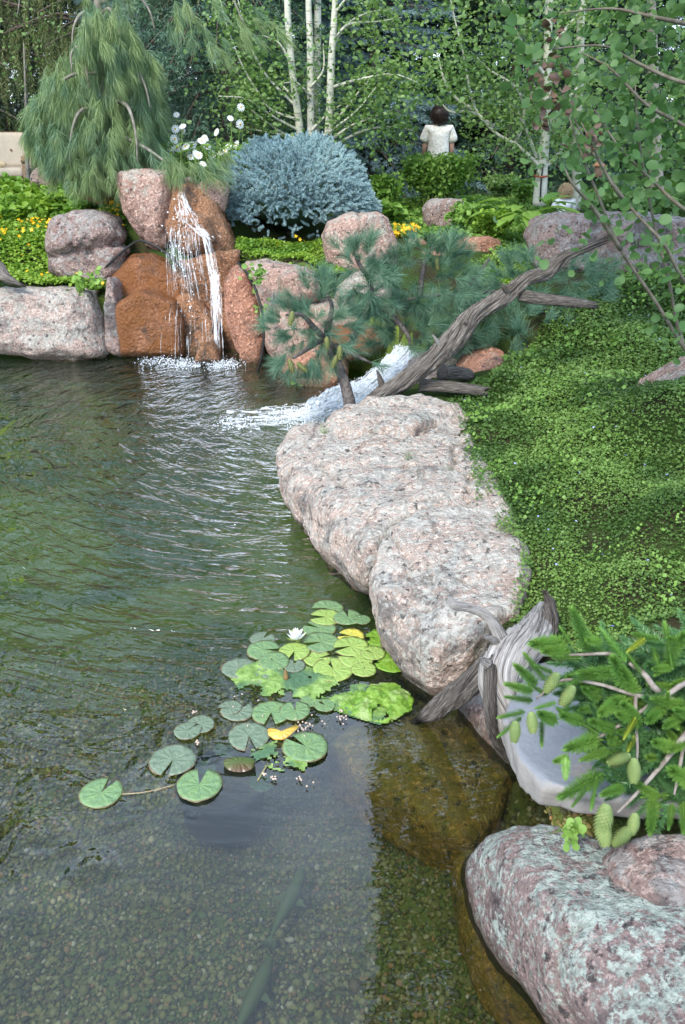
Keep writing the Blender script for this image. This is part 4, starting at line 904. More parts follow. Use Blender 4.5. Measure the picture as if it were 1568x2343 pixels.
for k, (q, lb) in enumerate([([(1316,480,11.4),(1320,420,11.4),(1318,330,11.4),(1325,200,11.4),(1330,0,11.4),(1335,-300,11.4)], 'pale aspen trunk just right of the blond child'), ([(1505,500,13.5),(1500,380,13.5),(1495,200,13.5),(1490,0,13.5),(1480,-200,13.5)], 'grey trunk half hidden among leaves at the right edge')]):
    T = thing('aspen_tree', lb, 'aspen', PD(*q[0])); p_ = [PD(*a) for a in q]; V, F = tube(p_, np.linspace([.065, .12][k], .04, len(p_)), 10, 4); mk('trunk', V, F, M['abark'] if k == 0 else M['barkp'], T)
    ex_ = [PD(x_, y_, q[0][2] + .6 * r.randn()) for x_, y_ in zip(r.uniform(1250, 1750, 45), r.uniform(-500, 340, 45))]
    p2, f2, s2 = leafscatter(ex_, [.3, .3, .22], 2600, .06, 16 + k); V, F = spread([LEAF_LO], p2, f2, s2); mk('leaves', V, F, M['aspen'], T, kind='stuff')
print('trees done')
# ---------------------------------------------------------------- pine leaning over the cascade
lp = thing('leaning_pine', 'blue-green pine with bushy needle tufts leaning over the cascade', 'pine tree', P(800, 935, .42))
tr_ = [PD(803,940,5.95), PD(797,905,6.0), PD(785,865,6.05), PD(765,820,6.1), PD(752,785,6.15), PD(745,750,6.2)]
M['lbark'] = plain('dark_pine_bark', (.12, .105, .095), .9, (.06, .05, .05), 40, bumpd=.01)
V, F = tube(tr_, [.058, .05, .046, .042, .03, .018], 12, 6, bump=.12, seed=3, bf=1); mk('trunk', V, F, M['lbark'], lp)
lb_ = [[(770,830,6.1),(800,790,6.2),(830,735,6.4),(880,705,6.5),(960,680,6.7),(1060,672,6.9),(1180,668,7.1),(1300,690,7.2)], [(752,785,6.15),(720,750,6.0),(690,720,5.9),(655,720,5.8)], [(748,760,6.15),(760,700,6.1),(740,660,6.1)],
       [(830,735,6.4),(850,660,6.4),(820,600,6.4),(810,575,6.4)], [(960,680,6.7),(970,610,6.7),(990,560,6.7)], [(1060,672,6.9),(1100,620,6.9),(1120,590,6.9)], [(1180,668,7.1),(1230,620,7.2),(1300,610,7.2)],
       [(1060,672,6.9),(1080,760,6.7),(1060,800,6.6)], [(1180,668,7.1),(1250,720,6.9),(1300,760,6.7)], [(880,705,6.5),(930,760,6.4),(940,800,6.4)], [(745,770,6.15),(700,800,6.0),(670,820,5.9)], [(752,785,6.15),(785,800,6.05),(850,830,6.0)]]
V, F = jt([tube([PD(*a) for a in b], np.linspace(.026, .008, len(b)), 6, 5) for b in lb_]); mk('branches', V, F, M['lbark'], lp, kind='stuff')
LT = [tuft(110, 1.0, .017, k + 60, 12, 62, .7) for k in range(4)]; LTM = [meshdata('needle_tuft', *LT[k], M['lpine']) for k in range(4)]
r = np.random.RandomState(17)
zone = [([(620,740),(650,690),(690,650),(740,640),(790,690),(800,760),(770,820),(700,840),(655,830)], 70, 5.9, 6.2), ([(780,565),(850,560),(880,600),(900,680),(850,700),(800,660),(790,620)], 40, 6.3, 6.5),
        ([(860,620),(930,560),(990,560),(1060,560),(1090,640),(1080,690),(960,700),(880,690)], 78, 6.5, 6.9), ([(820,700),(950,690),(1090,690),(1100,760),(1010,800),(930,780),(850,790)], 72, 6.4, 6.8),
        ([(1080,650),(1150,580),(1300,590),(1400,600),(1400,680),(1330,700),(1200,700),(1100,700)], 90, 7.0, 7.4), ([(1080,700),(1300,700),(1310,770),(1240,800),(1180,850),(1080,830),(1020,780)], 80, 6.55, 7.0),
        ([(1000,800),(1200,780),(1230,820),(1150,850),(1060,860)], 28, 6.6, 6.9)]
tp, dd_ = [], []
for poly, n, ya, yb in zone:
    poly = np.array(poly, float); c = poly.mean(0); k = 0
    while k < n:
        a, b = r.uniform(poly[:, 0].min(), poly[:, 0].max()), r.uniform(poly[:, 1].min(), poly[:, 1].max())
        if not inpoly(np.array([a]), np.array([b]), poly)[0]: continue
        tp.append((a, b + 8, r.uniform(ya, yb))); k += 1
        q = np.array([(a - c[0]) / 90 + .35 * r.randn(), -.35 + .5 * r.randn(), -(b - c[1]) / 60 + .35 * r.randn() + .25]); dd_.append(q)
for q in [(655,828,5.9,(-1,-.3,-.2)),(640,735,5.85,(-1,0,.3)),(700,655,5.95,(-.2,0,1)),(738,640,6.0,(.2,0,1)),(805,578,6.4,(-.3,0,1)),(840,570,6.4,(.5,0,1)),(850,828,6.0,(1,0,-.4)),(760,825,6.0,(0,-.4,-1)),(745,655,6.05,(-.6,0,.8))]:
    tp.append(q[:3]); dd_.append(np.array(q[3], float))
pos = np.array([PD(*q) for q in tp]); fr = frames(np.array(dd_), r.rand(len(pos)) * 6.28); sc = .125 * (.8 + .45 * r.rand(len(pos)))
order = np.argsort(pos[:, 1])
for i in order[:300]:
    m_ = Matrix(fr[i].tolist()).to_4x4() @ Matrix.Scale(sc[i], 4); m_.translation = Vector(pos[i]); inst('needle_tuft', LTM[i % 4], m_, lp)
V, F = spread(LT, pos[order[300:]], fr[order[300:]], sc[order[300:]]); mk('needles', V, F, M['lpine'], lp, kind='stuff')
# green cones
def cone(L, Wd, sc_n, seed):
    r = np.random.RandomState(seed); n = sc_n; t_ = (np.arange(n) + .5) / n; th = np.arange(n) * 2.39996
    prof = Wd * .5 * np.sin(np.pi * (t_ * .86 + .1)) ** .7
    scv = np.array([[-.5, 0, 0], [.5, 0, 0], [.32, .25, .75], [-.32, .25, .75], [0, .5, 1.0]]); scf = np.array([[0, 1, 2], [0, 2, 3], [3, 2, 4]])
    P_ = np.stack([prof * np.cos(th), prof * np.sin(th), t_ * L], 1); out = np.stack([np.cos(th), np.sin(th), 0 * th], 1)
    z = out * .35 + np.array([0, 0, 1.0]); z /= np.linalg.norm(z, axis=1, keepdims=True); x = np.cross(out, z); x /= np.linalg.norm(x, axis=1, keepdims=True); y = np.cross(z, x)
    V1, F1 = spread([(scv, scf)], P_, np.stack([x, y, z], 2), np.full(n, Wd * .34))
    tv = np.linspace(0, 1, 9); V2, F2 = tube([(0, 0, a * L) for a in tv], Wd * .5 * np.sin(np.pi * (tv * .86 + .1)) ** .7 * .98, 10, 1)
    V, F = join([(V1, F1), (V2, F2[0]), (V2, F2[1])]); return V, F
M['cone'] = foliage('green_cone', (.17, .24, .08), (.23, .28, .10), (.15, .21, .07), rough=.5, trans=.05, sc=14)
M['pcone'] = foliage('pine_cone', (.13, .16, .05), (.2, .2, .07), (.10, .10, .04), trans=.02)
cm = meshdata('cone', *cone(1, .42, 60, 1), M['pcone'])
for q, d in [((670,712,5.75),(-.2,-.3,-1)),((778,790,5.95),(0,-.3,-1)),((662,822,5.8),(.3,-.4,-1)),((1000,590,6.6),(.1,-.4,-1)),((748,770,6.0),(0,-.2,-1)),((1235,740,6.9),(0,-.2,-1)),((680,830,5.85),(.8,-.4,-.6)),((772,812,5.95),(-.4,-.3,-1))]:
    f_ = frames(np.array([d], float))[0]; m_ = Matrix(f_.tolist()).to_4x4() @ Matrix.Scale(.09, 4); m_.translation = Vector(PD(*q)); inst('cone', cm, m_, lp)

# ---------------------------------------------------------------- driftwood
M['drift'] = wood('driftwood', (.40, .37, .33), (.14, .118, .098), (.020, .016, .013))
M['drift2'] = wood('silver_driftwood', (.64, .61, .57), (.44, .41, .38), (.08, .068, .058))
def wtube(name, q, rad, T, mat, seed, sides=36, n=22, bump=.22, jag=.5, mode='D', flat=1.0):
    p_ = [PD(*a) if mode == 'D' else P(*a) for a in q]
    V, F, A = tube(p_, rad, sides, n, True, bump, seed, jag=jag, flat=flat, bf=1.15)
    return mk(name, V, F, M[mat], T, attr=A)
dl = thing('driftwood_log', 'long weathered grey driftwood log rising diagonally over the cascade', 'driftwood', PD(860, 920, 5.9))
wtube('trunk', [(838,925,5.95),(870,905,5.85),(930,868,5.75),(985,825,5.7),(1035,782,5.7),(1085,722,5.75),(1150,682,5.8),(1205,640,5.85),(1250,622,5.9),(1290,590,5.92),(1345,566,5.95)], [.042,.054,.052,.058,.068,.056,.054,.043,.047,.040,.026], dl, 'drift', 5, 64, 22, .40, 1.8)
wtube('side_limb', [(1190,675,5.85),(1230,683,5.8),(1275,688,5.75),(1310,692,5.72),(1350,697,5.7)], [.05,.042,.036,.036,.03], dl, 'drift', 6, 28, 14, .2, 1.5)
wtube('root', [(960,880,5.8),(1000,882,5.78),(1050,888,5.76),(1105,897,5.75)], [.055,.05,.046,.042], dl, 'drift', 7, 28, 14, .2, 1.2)
wtube('root', [(1010,850,5.85),(1070,858,6.0),(1060,870,6.05)], [.06,.05,.03], dl, 'drift', 8, 24, 10, .2, .6)
wtube('snag', [(1010,800,5.7),(1002,783,5.66),(992,768,5.64)], [.022,.018,.006], dl, 'drift2', 9, 12, 6, .2, .5)
wtube('snag', [(1160,668,5.78),(1152,655,5.75),(1146,650,5.74)], [.022,.018,.008], dl, 'drift', 10, 12, 6, .2, .5)
wtube('snag', [(880,895,5.86),(872,872,5.84),(866,855,5.84)], [.028,.024,.010], dl, 'drift', 11, 14, 6, .25, .8)
wtube('snag', [(1085,722,5.74),(1065,740,5.66)], [.02,.012], dl, 'drift', 12, 10, 6, .2, .4)
ds = thing('driftwood_stump', 'silvery driftwood stump with curling roots beside the flagstone', 'driftwood', P(1160, 1560, .3))
wtube('trunk', [(1250,1395,.42),(1225,1440,.44),(1195,1475,.45),(1160,1510,.44),(1140,1560,.40),(1165,1640,.30),(1180,1720,.16)], [.045,.07,.085,.085,.075,.06,.035], ds, 'drift2', 21, 56, 20, .20, .3, 'Z')
wtube('root', [(1150,1480,.46),(1138,1440,.52),(1110,1405,.56),(1070,1390,.57),(1040,1384,.58),(1030,1372,.59)], [.036,.026,.021,.02,.019,.017], ds, 'drift2', 22, 24, 14, .12, .6, 'Z')
wtube('root', [(1130,1500,.42),(1090,1545,.36),(1045,1585,.22),(1000,1620,.10),(958,1645,.0)], [.045,.05,.05,.045,.016], ds, 'drift', 23, 44, 16, .28, 1.6, 'Z', .7)
wtube('root', [(1128,1510,.46),(1122,1560,.44),(1122,1620,.36),(1132,1680,.22),(1165,1730,.08),(1205,1742,.04)], [.03,.026,.024,.026,.028,.03], ds, 'drift', 24, 30, 14, .16, .3, 'Z')
wtube('snag', [(1250,1450,.42),(1262,1415,.48),(1258,1380,.54),(1252,1366,.57)], [.04,.032,.026,.012], ds, 'drift', 25, 30, 12, .3, 1.4, 'Z')
wtube('snag', [(1140,1475,.48),(1125,1462,.52),(1108,1458,.54)], [.02,.014,.004], ds, 'drift2', 26, 12, 6, .2, .3, 'Z')
wtube('snag', [(1118,1520,.48),(1104,1510,.50),(1098,1508,.51)], [.02,.014,.005], ds, 'drift2', 27, 12, 6, .2, .3, 'Z')
dw = thing('driftwood_snag', 'short piece of dark driftwood lying at the far left among the yellow flowers', 'driftwood', PD(10, 650, 8.5))
wtube('trunk', [(-60,610,8.6),(-10,612,8.5),(15,635,8.4),(42,648,8.35)], [.09,.08,.06,.02], dw, 'drift', 28, 28, 12, .28, 1.0)

# ---------------------------------------------------------------- spruce in the near right corner
sp = thing('near_spruce', 'bright green spruce with hanging cones spreading over the flagstone', 'spruce', (1.75, 2.0, .3))
def ZP(zx, zy, off=0.0): px, py = 907 + .421 * zx, 1270 + .421 * zy; return PD(px, py, 2.02 - (py - 1400) * .00055 + off)
def fbrush(n, L, nl, w, seed):
    r = np.random.RandomState(seed); t_ = np.linspace(0, 1, n); th = np.arange(n) * 2.39996 + r.rand(n) * .5; a = R(62) * (1 - t_ ** 4 * .8) * (1 + .1 * r.randn(n))
    d = np.stack([np.cos(th) * np.sin(a), np.sin(th) * np.sin(a), np.cos(a)], 1); l = nl * (1.05 - .35 * t_) * (.85 + .3 * r.rand(n)); b = np.stack([.012 * np.cos(th), .012 * np.sin(th), t_ * L], 1)
    s_ = np.cross(d, [0, 0, 1.0]); s_ /= np.linalg.norm(s_, axis=1, keepdims=True); m = b + d * (l * .55)[:, None] + [0, 0, .004]; e = b + d * l[:, None] + np.array([0, 0, .03]) * l[:, None]
    V = np.stack([b - s_ * w / 2, b + s_ * w / 2, m + s_ * w * .5, m - s_ * w * .5, e], 1).reshape(-1, 3); k = np.arange(n)[:, None] * 5
    F = np.concatenate([k + [0, 1, 2], k + [0, 2, 3], k + [3, 2, 4]]); V2, F2 = tube([(0, 0, 0), (0, 0, L * .5), (0, 0, L)], [.03, .024, .012], 5, 2)
    return join([(V, F), (V2, F2[0]), (V2, F2[1])])
SPT = [fbrush(420, 1.0, .20, .015, k) for k in range(3)]
def tri(VF):
    V, F = VF; T_ = []
    for f in F: T_.append(f if f.shape[1] == 3 else np.concatenate([f[:, [0, 1, 2]], f[:, [0, 2, 3]]]))
    return V, np.concatenate(T_)
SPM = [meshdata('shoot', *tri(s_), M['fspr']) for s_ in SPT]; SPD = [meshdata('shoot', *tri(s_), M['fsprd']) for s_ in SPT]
SPY = meshdata('shoot', *tri(SPT[0]), foliage('yellow_new_needle', (.35, .42, .05), (.42, .46, .07), (.3, .38, .05), trans=.2))
def shoot(a, b, me, fat=1.0):
    d = b - a; L = np.linalg.norm(d); f_ = frames(d[None], np.array([RNG.rand() * 6.28]))[0]; q = max(L, .06)
    m_ = Matrix(f_.tolist()).to_4x4() @ Matrix.Diagonal((q * fat, q * fat, L, 1)); m_.translation = Vector(a); inst('shoot', me, m_, sp)
SH = [(1050,520,960,300),(950,480,890,390),(900,480,740,480),(1100,470,1040,460),(1250,580,1120,410),(810,680,700,540),(760,700,650,600),(740,740,600,700),(740,790,600,770),(700,850,560,880),(680,880,560,980),(790,900,790,1030),
      (860,900,780,860),(1100,970,890,840),(1090,1000,930,1050),(1110,1190,900,1310),(1090,1200,1060,1370),(930,1100,860,1120),(920,1100,920,1210),(1180,640,1000,640),(1500,620,1460,380),(1568,480,1480,450),(1568,820,1400,780),
      (1400,1330,1380,1500),(1560,1340,1560,1500),(1500,1350,1480,1480),(1550,870,1460,930),(1200,790,1110,860),(1250,720,1180,560),(1000,560,860,560),(930,520,800,520),(1300,760,1230,620),(1330,640,1260,540),(1430,640,1390,480),
      (850,640,760,600),(820,760,720,700),(960,760,900,880),(1000,900,900,870),(1150,1060,1010,1110),(1180,950,1060,900),(1270,840,1150,830),(1040,1260,960,1360),(1230,1260,1120,1300),(1480,560,1560,430),(1440,820,1370,900),(1600,1000,1490,1060),
      (1180,560,1080,500),(1080,640,940,700),(870,800,760,830)]
r = np.random.RandomState(23)
for k, (a, b, c_, d_) in enumerate(SH): shoot(ZP(a, b, .03 * r.randn()), ZP(c_, d_, -.04 + .03 * r.randn()), SPM[k % 3])
for a, b, c_, d_ in [(1350,450,1260,520),(1300,880,1240,990),(1290,980,1260,1060)]: shoot(ZP(a, b, -.05), ZP(c_, d_, -.06), SPY, 1.1)
poly = [(1000,560),(1150,480),(1300,560),(1400,470),(1600,440),(1900,440),(1900,1500),(1500,1420),(1350,1300),(1200,1330),(1130,1180),(1180,1050),(1100,900),(1000,800),(960,660)]; k = 0
while k < 300 - 60:
    a, b = r.uniform(950, 1900), r.uniform(430, 1500)
    if not inpoly(np.array([a]), np.array([b]), poly)[0]: continue
    an = math.pi + r.randn() * .75 - (.35 if b > 800 else -.3); L = r.uniform(90, 170); o_ = r.uniform(-.02, .26)
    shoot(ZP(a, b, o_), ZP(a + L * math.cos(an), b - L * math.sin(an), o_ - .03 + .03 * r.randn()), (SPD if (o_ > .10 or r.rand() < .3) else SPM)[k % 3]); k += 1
M['tw'] = plain('spruce_twig', (.26, .23, .20), .8, (.15, .12, .10), 40)
for q, rd in [([(1700,860,.1),(1568,980,0),(1450,1130,0),(1300,1300,0),(1200,1400,0)], [.014,.011,.008,.006,.004]), ([(1700,900,.1),(1440,750,0),(1350,650,0),(1265,585,0)], [.012,.010,.009,.006]), ([(1250,620,.1),(1180,540,0),(1000,540,0),(800,545,0)], [.007,.006,.005,.003]),
              ([(1700,640,.1),(1560,700,0),(1440,770,0),(1300,760,0),(1100,700,0),(900,680,0),(760,780,0)], [.012,.009,.008,.007,.006,.005,.003]), ([(1300,760,0),(1300,900,0),(1310,1050,0),(1300,1200,0)], [.007,.006,.005,.003]), ([(1568,980,0),(1540,1150,0),(1510,1300,0)], [.007,.006,.004]),
              ([(1440,770,0),(1250,900,0),(1100,990,0),(980,1080,0)], [.007,.006,.005,.003])]:
    V, F = tube([ZP(*a) for a in q], rd, 7, 6, bump=.1, seed=4, bf=1); mk('branch', V, F, M['tw'], sp)
xs = []
for k in range(430):
    a, b = r.uniform(1000, 2000), r.uniform(430, 1500)
    if not inpoly(np.array([a]), np.array([b]), poly)[0]: continue
    an = math.pi + r.randn() * .8; o_ = r.uniform(.05, .38); A = ZP(a, b, o_); xs.append((A, ZP(a + 130 * math.cos(an), b - 130 * math.sin(an), o_) - A))
SPL = [brush(150, 1.0, .24, .045, k, 62) for k in range(3)]; A_ = np.array([q[0] for q in xs]); D_ = np.array([q[1] for q in xs])
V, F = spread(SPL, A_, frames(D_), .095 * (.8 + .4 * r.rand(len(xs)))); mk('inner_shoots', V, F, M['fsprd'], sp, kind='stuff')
cmesh = meshdata('cone', *cone(1, .46, 150, 3), M['cone'])
for (a, b, c_, d_, L) in [(880,640,820,730,1),(965,710,895,815,1),(735,850,740,930,.9),(650,900,640,1005,.9),(1270,1085,1155,1130,1),(1290,1100,1290,1240,1.05),(1145,1350,1120,1470,1.35),(1280,1480,1200,1550,1.1),(1300,1400,1290,1450,.9),(1110,1420,1130,1540,1.2)]:
    A, B = ZP(a, b, -.09), ZP(c_, d_, -.09); f_ = frames((B - A)[None])[0]; m_ = Matrix(f_.tolist()).to_4x4() @ Matrix.Scale(.056 * L, 4); m_.translation = Vector(A); inst('cone', cmesh, m_, sp)
V, F = tube([(1.75, 2.0, .25), (1.72, 2.02, .7), (1.7, 2.05, 1.15)], [.03, .025, .012], 8, 3); mk('trunk', V, F, M['tw'], sp)

# ---------------------------------------------------------------- near aspen leaning in from the right
na = thing('near_aspen', 'near aspen whose leafy branches hang across the upper right', 'aspen', (2.75, 4.3, .9))
V, F = tube([(2.75, 4.3, .75), (2.7, 4.32, 1.8), (2.6, 4.3, 3.2), (2.4, 4.4, 5.4)], [.07, .06, .05, .02], 10, 5); mk('trunk', V, F, M['abark'], na)
YA = 3.3
br = [[(1620,860,3.6),(1568,800,3.5),(1500,690,3.4),(1420,570,3.3),(1370,450,3.2),(1330,350,3.2),(1290,230,3.2)], [(1650,700,3.6),(1568,645,3.4),(1520,560,3.3),(1440,470,3.3),(1345,330,3.3),(1280,200,3.3)],
      [(1700,200,3.4),(1568,190,3.3),(1450,140,3.3),(1380,105,3.2),(1260,112,3.1)], [(1700,390,3.5),(1568,290,3.4),(1480,240,3.3),(1400,160,3.3),(1330,120,3.3)], [(1700,560,3.6),(1568,480,3.4),(1500,420,3.4),(1420,340,3.3),(1360,250,3.3)],
      [(1600,60,3.4),(1500,40,3.3),(1400,20,3.3),(1280,30,3.2)], [(1420,570,3.3),(1360,480,3.2),(1310,420,3.1),(1290,380,3.1)], [(1700,1100,3.7),(1568,800,3.6),(1530,640,3.5),(1490,480,3.5),(1460,300,3.4),(1450,100,3.4)], [(1440,470,3.3),(1400,420,3.2),(1330,280,3.2)]]
r = np.random.RandomState(31); cs, tb = [], []
for b in br: p_ = [PD(*a) for a in b]; tb.append(tube(p_, np.linspace(.009, .0022, len(p_)), 6, 6)); C, _ = catmull(p_, np.zeros(len(p_)), 10); cs += list(C[8:])
M['twigd'] = plain('aspen_twig', (.16, .145, .11), .8, (.10, .085, .06), 30)
for b in tb: mk('branch', b[0], b[1], M['twigd'], na)
AL = [leaf(.86, .16, .0, 8, .08 + .1 * k) for k in range(3)]; ALM = [meshdata('leaf', *l_, M['aspen2']) for l_ in AL]
pl_, k = [], 0
dens = [(1568,0,1),(1300,60,.8)]
while k < 850:
    a, b = 1600 - abs(r.randn()) * 210, r.uniform(-40, 640)
    if a < 1110: continue
    lim = 1150 + max(0, (b - 120)) * .55 
    if a < lim and r.rand() < .9: continue
    if b > 420 and r.rand() < .45: continue
    pl_.append(PD(a, b, 3.35 + .3 * abs(r.randn()))); k += 1
for q in [(1250,545,3.1),(1258,565,3.1),(1245,590,3.1),(1385,505,3.1),(1350,575,3.1),(1420,600,3.1),(1330,560,3.1),(1500,610,3.1),(1540,700,3.1),(1560,740,3.1),(1540,640,3.1),(1330,380,3.1),(1260,250,3.1),(1190,110,3.1),(1170,180,3.1),(1200,30,3.1),(1160,60,3.1),(1210,160,3.1),(1220,210,3.1)] * 2: pl_.append(PD(q[0] + 9 * r.randn(), q[1] + 9 * r.randn(), q[2]))
pl_ += [c_ + r.randn(3) * [.07, .08, .06] for c_ in np.array(cs)[r.randint(len(cs), size=330)]]
pl_ = np.array(pl_); pl_ = pl_[clearview(pl_)]; fr = leafframes(len(pl_), 1.5, r, (0, -.35, .8)); sc = .036 * (.6 + .65 * r.rand(len(pl_))); order = np.argsort(pl_[:, 1])
vis_ = [i for i in order][:300]; rest = [i for i in order][300:]
for i in vis_:
    m_ = Matrix(fr[i].tolist()).to_4x4() @ Matrix.Scale(sc[i], 4); m_.translation = Vector(pl_[i]); inst('leaf', ALM[i % 3], m_, na)
V, F = spread(AL, pl_[rest], fr[rest], sc[rest]); mk('leaves', V, F, M['aspen2'], na, kind='stuff')
# canopy above the frame, mirrored in the pond
n = 30000; p_ = np.stack([r.uniform(.25, 4.2, n), r.uniform(2.6, 8.4, n), r.uniform(3.2, 6.0, n)], 1)
keep = (p_[:, 0] > .30 + .30 * vnoise(p_ * 1.7, 2) + .12 * vnoise(p_ * 6, 4) + .03 * (p_[:, 2] - 3)) & (p_[:, 2] > 2.45 + p_[:, 1] * .17) & (vnoise(p_ * 1.5, 6) > -.6) & (np.abs(p_[:, 2] - 4.4 + .3 * p_[:, 0]) < 1.6)
p_ = p_[keep]; V, F = spread([LEAF_LO], p_, leafframes(len(p_), .9, r), .085 * (.7 + .6 * r.rand(len(p_)))); mk('canopy_leaves', V, F, M['aspen2'], na, kind='stuff')
V, F = jt([tube([(2.55, 4.35, 3.6), (1.8, 4.6 + a, 4.1), (.9, 4.4 + 2 * a, 4.5), (.4, 4.3 + 2.4 * a, 4.5)], [.035, .025, .015, .006], 5, 4) for a in (-.4, 0, .5, .9)]); mk('canopy_branches', V, F, M['barkp'], na, kind='stuff')
M['deadleaf'] = foliage('withered_leaf', (.075, .045, .03), (.12, .075, .05), (.05, .03, .022), trans=.05)
pd_ = np.array([PD(a + 12 * r.randn(), b + 14 * r.randn(), 3.15 + .04 * r.randn()) for a, b in [(1262,75),(1250,145),(1240,200),(1272,190),(1280,250),(1255,250),(1245,280),(1350,310),(1362,330),(1345,330),(1270,225),(1230,175)] * 7])
V, F = spread([LEAF_LO], pd_, leafframes(len(pd_), 1.4, r), .034 * (.6 + .6 * r.rand(len(pd_)))); mk('withered_leaves', V, F, M['deadleaf'], na, kind='stuff')
print('near plants done')
# ---------------------------------------------------------------- ground cover
def cover(name, label, poly, n, size, mat, seed, hgt=.03, tilt=.45, tm=LEAF_Q, near=None, clump=2.5, rockskip=True, pat=None, cat='ground cover', gate=None):
    r = np.random.RandomState(seed); poly = np.array([q[:2] for q in poly]); x = r.uniform(poly[:, 0].min(), poly[:, 0].max(), n); y = r.uniform(poly[:, 1].min(), poly[:, 1].max(), n)
    k = inpoly(x, y, poly)
    if near is not None: k &= r.rand(n) < np.clip((near / np.maximum(y, .5)) ** 1.5, 0, 1)
    x, y = x[k], y[k]; p = np.stack([x, y, 0 * x], 1); m = vnoise(p * clump, seed) * .6 + vnoise(p * clump * 3.1, seed + 1) * .4
    if gate is not None: k = m > gate + .25 * r.randn(len(m)) * .5; x, y, p, m = x[k], y[k], p[k], m[k]
    z = height(x, y); ok = z > .02; x, y, z, m = x[ok], y[ok], z[ok], m[ok]
    z = z + hgt * (.2 + .8 * r.rand(len(x))) + hgt * 1.3 * (m + .3)
    if size < .02: s = size * (.6 + .8 * r.rand(len(x))) * np.clip(y / 4.0, .8, 2.2)
    else: s = size * (.6 + .8 * r.rand(len(x)))
    V, F = spread([tm], np.stack([x, y, z], 1), leafframes(len(x), tilt, r), s)
    o = mk(name, V, F, mat, org=(x.mean(), y.mean(), z.min())); setp(o, label, cat, kind='stuff'); return np.stack([x, y, z], 1)
RB = [P(*q) for q in [(1040,905,.45),(1062,1000,.42),(1085,1110,.42),(1150,1140,.44),(1195,1200,.43),(1150,1215,.43),(1205,1300,.4),(1190,1400,.38),(1235,1400,.4),(1290,1480,.4),(1568,1540,.5),(1800,1560,.6)]] + [np.array([2.9, 3.0]), np.array([4.2, 6.5]), np.array([3.6, 8.4])] + [PD(*q) for q in [(1500,640,7.7),(1430,650,7.6),(1330,690,7.2),(1220,790,6.6),(1150,810,6.3),(1150,850,6.1)]]
g1 = cover('creeping_speedwell', 'dense mat of small-leaved creeping ground cover on the right bank', RB, 400000, .0142, M['ground'], 201, .03, .5, near=3.6, clump=2.0, gate=-.62)
# trailing bits over the ledge
r = np.random.RandomState(202); seeds = [(1062,960),(1075,1040),(1090,1090),(1100,1120),(1160,1150),(1180,1180),(1150,1205),(1190,1240),(1205,1290),(1200,1330),(1190,1370),(1170,1210),(1055,925),(1040,930),(1090,1065),(1215,1385)]
pt = []
for a, b in seeds:
    for k in range(120):
        q = P(a + abs(r.randn()) * 22 - 14, b + r.randn() * 16, .42); q[2] = ontop(q[0], q[1]) + .004 + .03 * r.rand(); pt.append(q)
pt = np.array(pt); V, F = spread([LEAF_Q], pt, leafframes(len(pt), .5, r), .015 * (.6 + .7 * r.rand(len(pt)))); o = mk('trailing_stems', V, F, M['ground']); setp(o, 'wisps of ground cover trailing over the edge of the granite ledges', 'ground cover', kind='stuff')
cover('clover_patches', 'scattered larger leaves and shoots standing up out of the creeping mat on the right bank', RB, 26000, .0199, M['shrub'], 221, .045, .8, near=3.4, clump=3.0, gate=.15)
k = r.randint(len(g1), size=170); fl = g1[k] + [0, 0, .018]
FLW = (np.array([[0, 0, .1]] + [[math.cos(a) * (1 if i % 2 else .45), math.sin(a) * (1 if i % 2 else .45), .2] for i, a in enumerate(np.linspace(0, 6.283, 11)[:-1])]), np.array([[0, 1 + i, 1 + (i + 1) % 10] for i in range(10)]))
V, F = spread([FLW], fl, leafframes(len(fl), .3, r), .0075 * (.7 + .6 * r.rand(len(fl)))); o = mk('speedwell_flowers', V, F, M['blue']); setp(o, 'tiny violet flowers dotted over the ground cover on the right bank', 'flowers', kind='stuff')
LB = [PD(*q) for q in [(-120,660,8.85),(0,665,8.85),(80,662,8.8),(200,672,8.75),(232,690,8.75),(240,640,8.9),(280,590,9.3),(300,545,9.9),(250,500,10.2),(230,440,11.2),(60,445,11.6),(-120,450,11.6)]]
g2 = cover('flowering_ground_cover', 'bright green ground cover with yellow flowers on the left slope', LB, 30000, .04, M['lime'], 203, .05, .5, tm=LEAF_LO, clump=1.6)
k = r.rand(len(g2)) < np.where(vnoise(g2 * 1.5, 4) > 0, .055, .008); k &= g2[:, 1] < 10.6; fl = g2[k] + [0, -.02, .05]
V, F = spread([FLW], fl, leafframes(len(fl), .5, r, (0, -.5, .8)), .024 * (.7 + .5 * r.rand(len(fl)))); o = mk('yellow_flowers', V, F, M['yellow']); setp(o, 'many small yellow flowers scattered over the left slope', 'flowers', kind='stuff')
LB2 = [PD(*q) for q in [(-120,480,10.6),(60,480,10.6),(230,470,10.6),(240,430,11.4),(60,425,12),(-120,430,12)]]
cover('leafy_perennials', 'pale green leafy perennials at the top of the left slope below the sofa', LB2, 5000, .085, M['lime'], 204, .16, .6, tm=LEAF_LO, clump=1.3, cat='plants')
MB = [PD(*q) for q in [(540,620,8.7),(640,640,8.6),(740,660,8.6),(800,640,8.7),(750,580,9.2),(740,545,9.6),(640,560,9.5),(545,560,9.4)]]
g3 = cover('moneywort', 'bright yellow-green creeping plants under the blue globe spruce', MB, 9000, .026, M['lime'], 205, .035, .5, clump=2.5)
fl = np.array([PD(*q) for q in [(585,575,9.3),(592,580,9.3),(680,545,9.5),(690,548,9.5),(640,572,9.3),(560,585,9.1)] * 3]) + r.randn(18, 3) * .03
V, F = spread([FLW], fl, leafframes(len(fl), .5, r, (0, -.5, .8)), .022); o = mk('yellow_flowers', V, F, M['yellow']); setp(o, 'few yellow flowers at the foot of the blue globe spruce', 'flowers', kind='stuff')
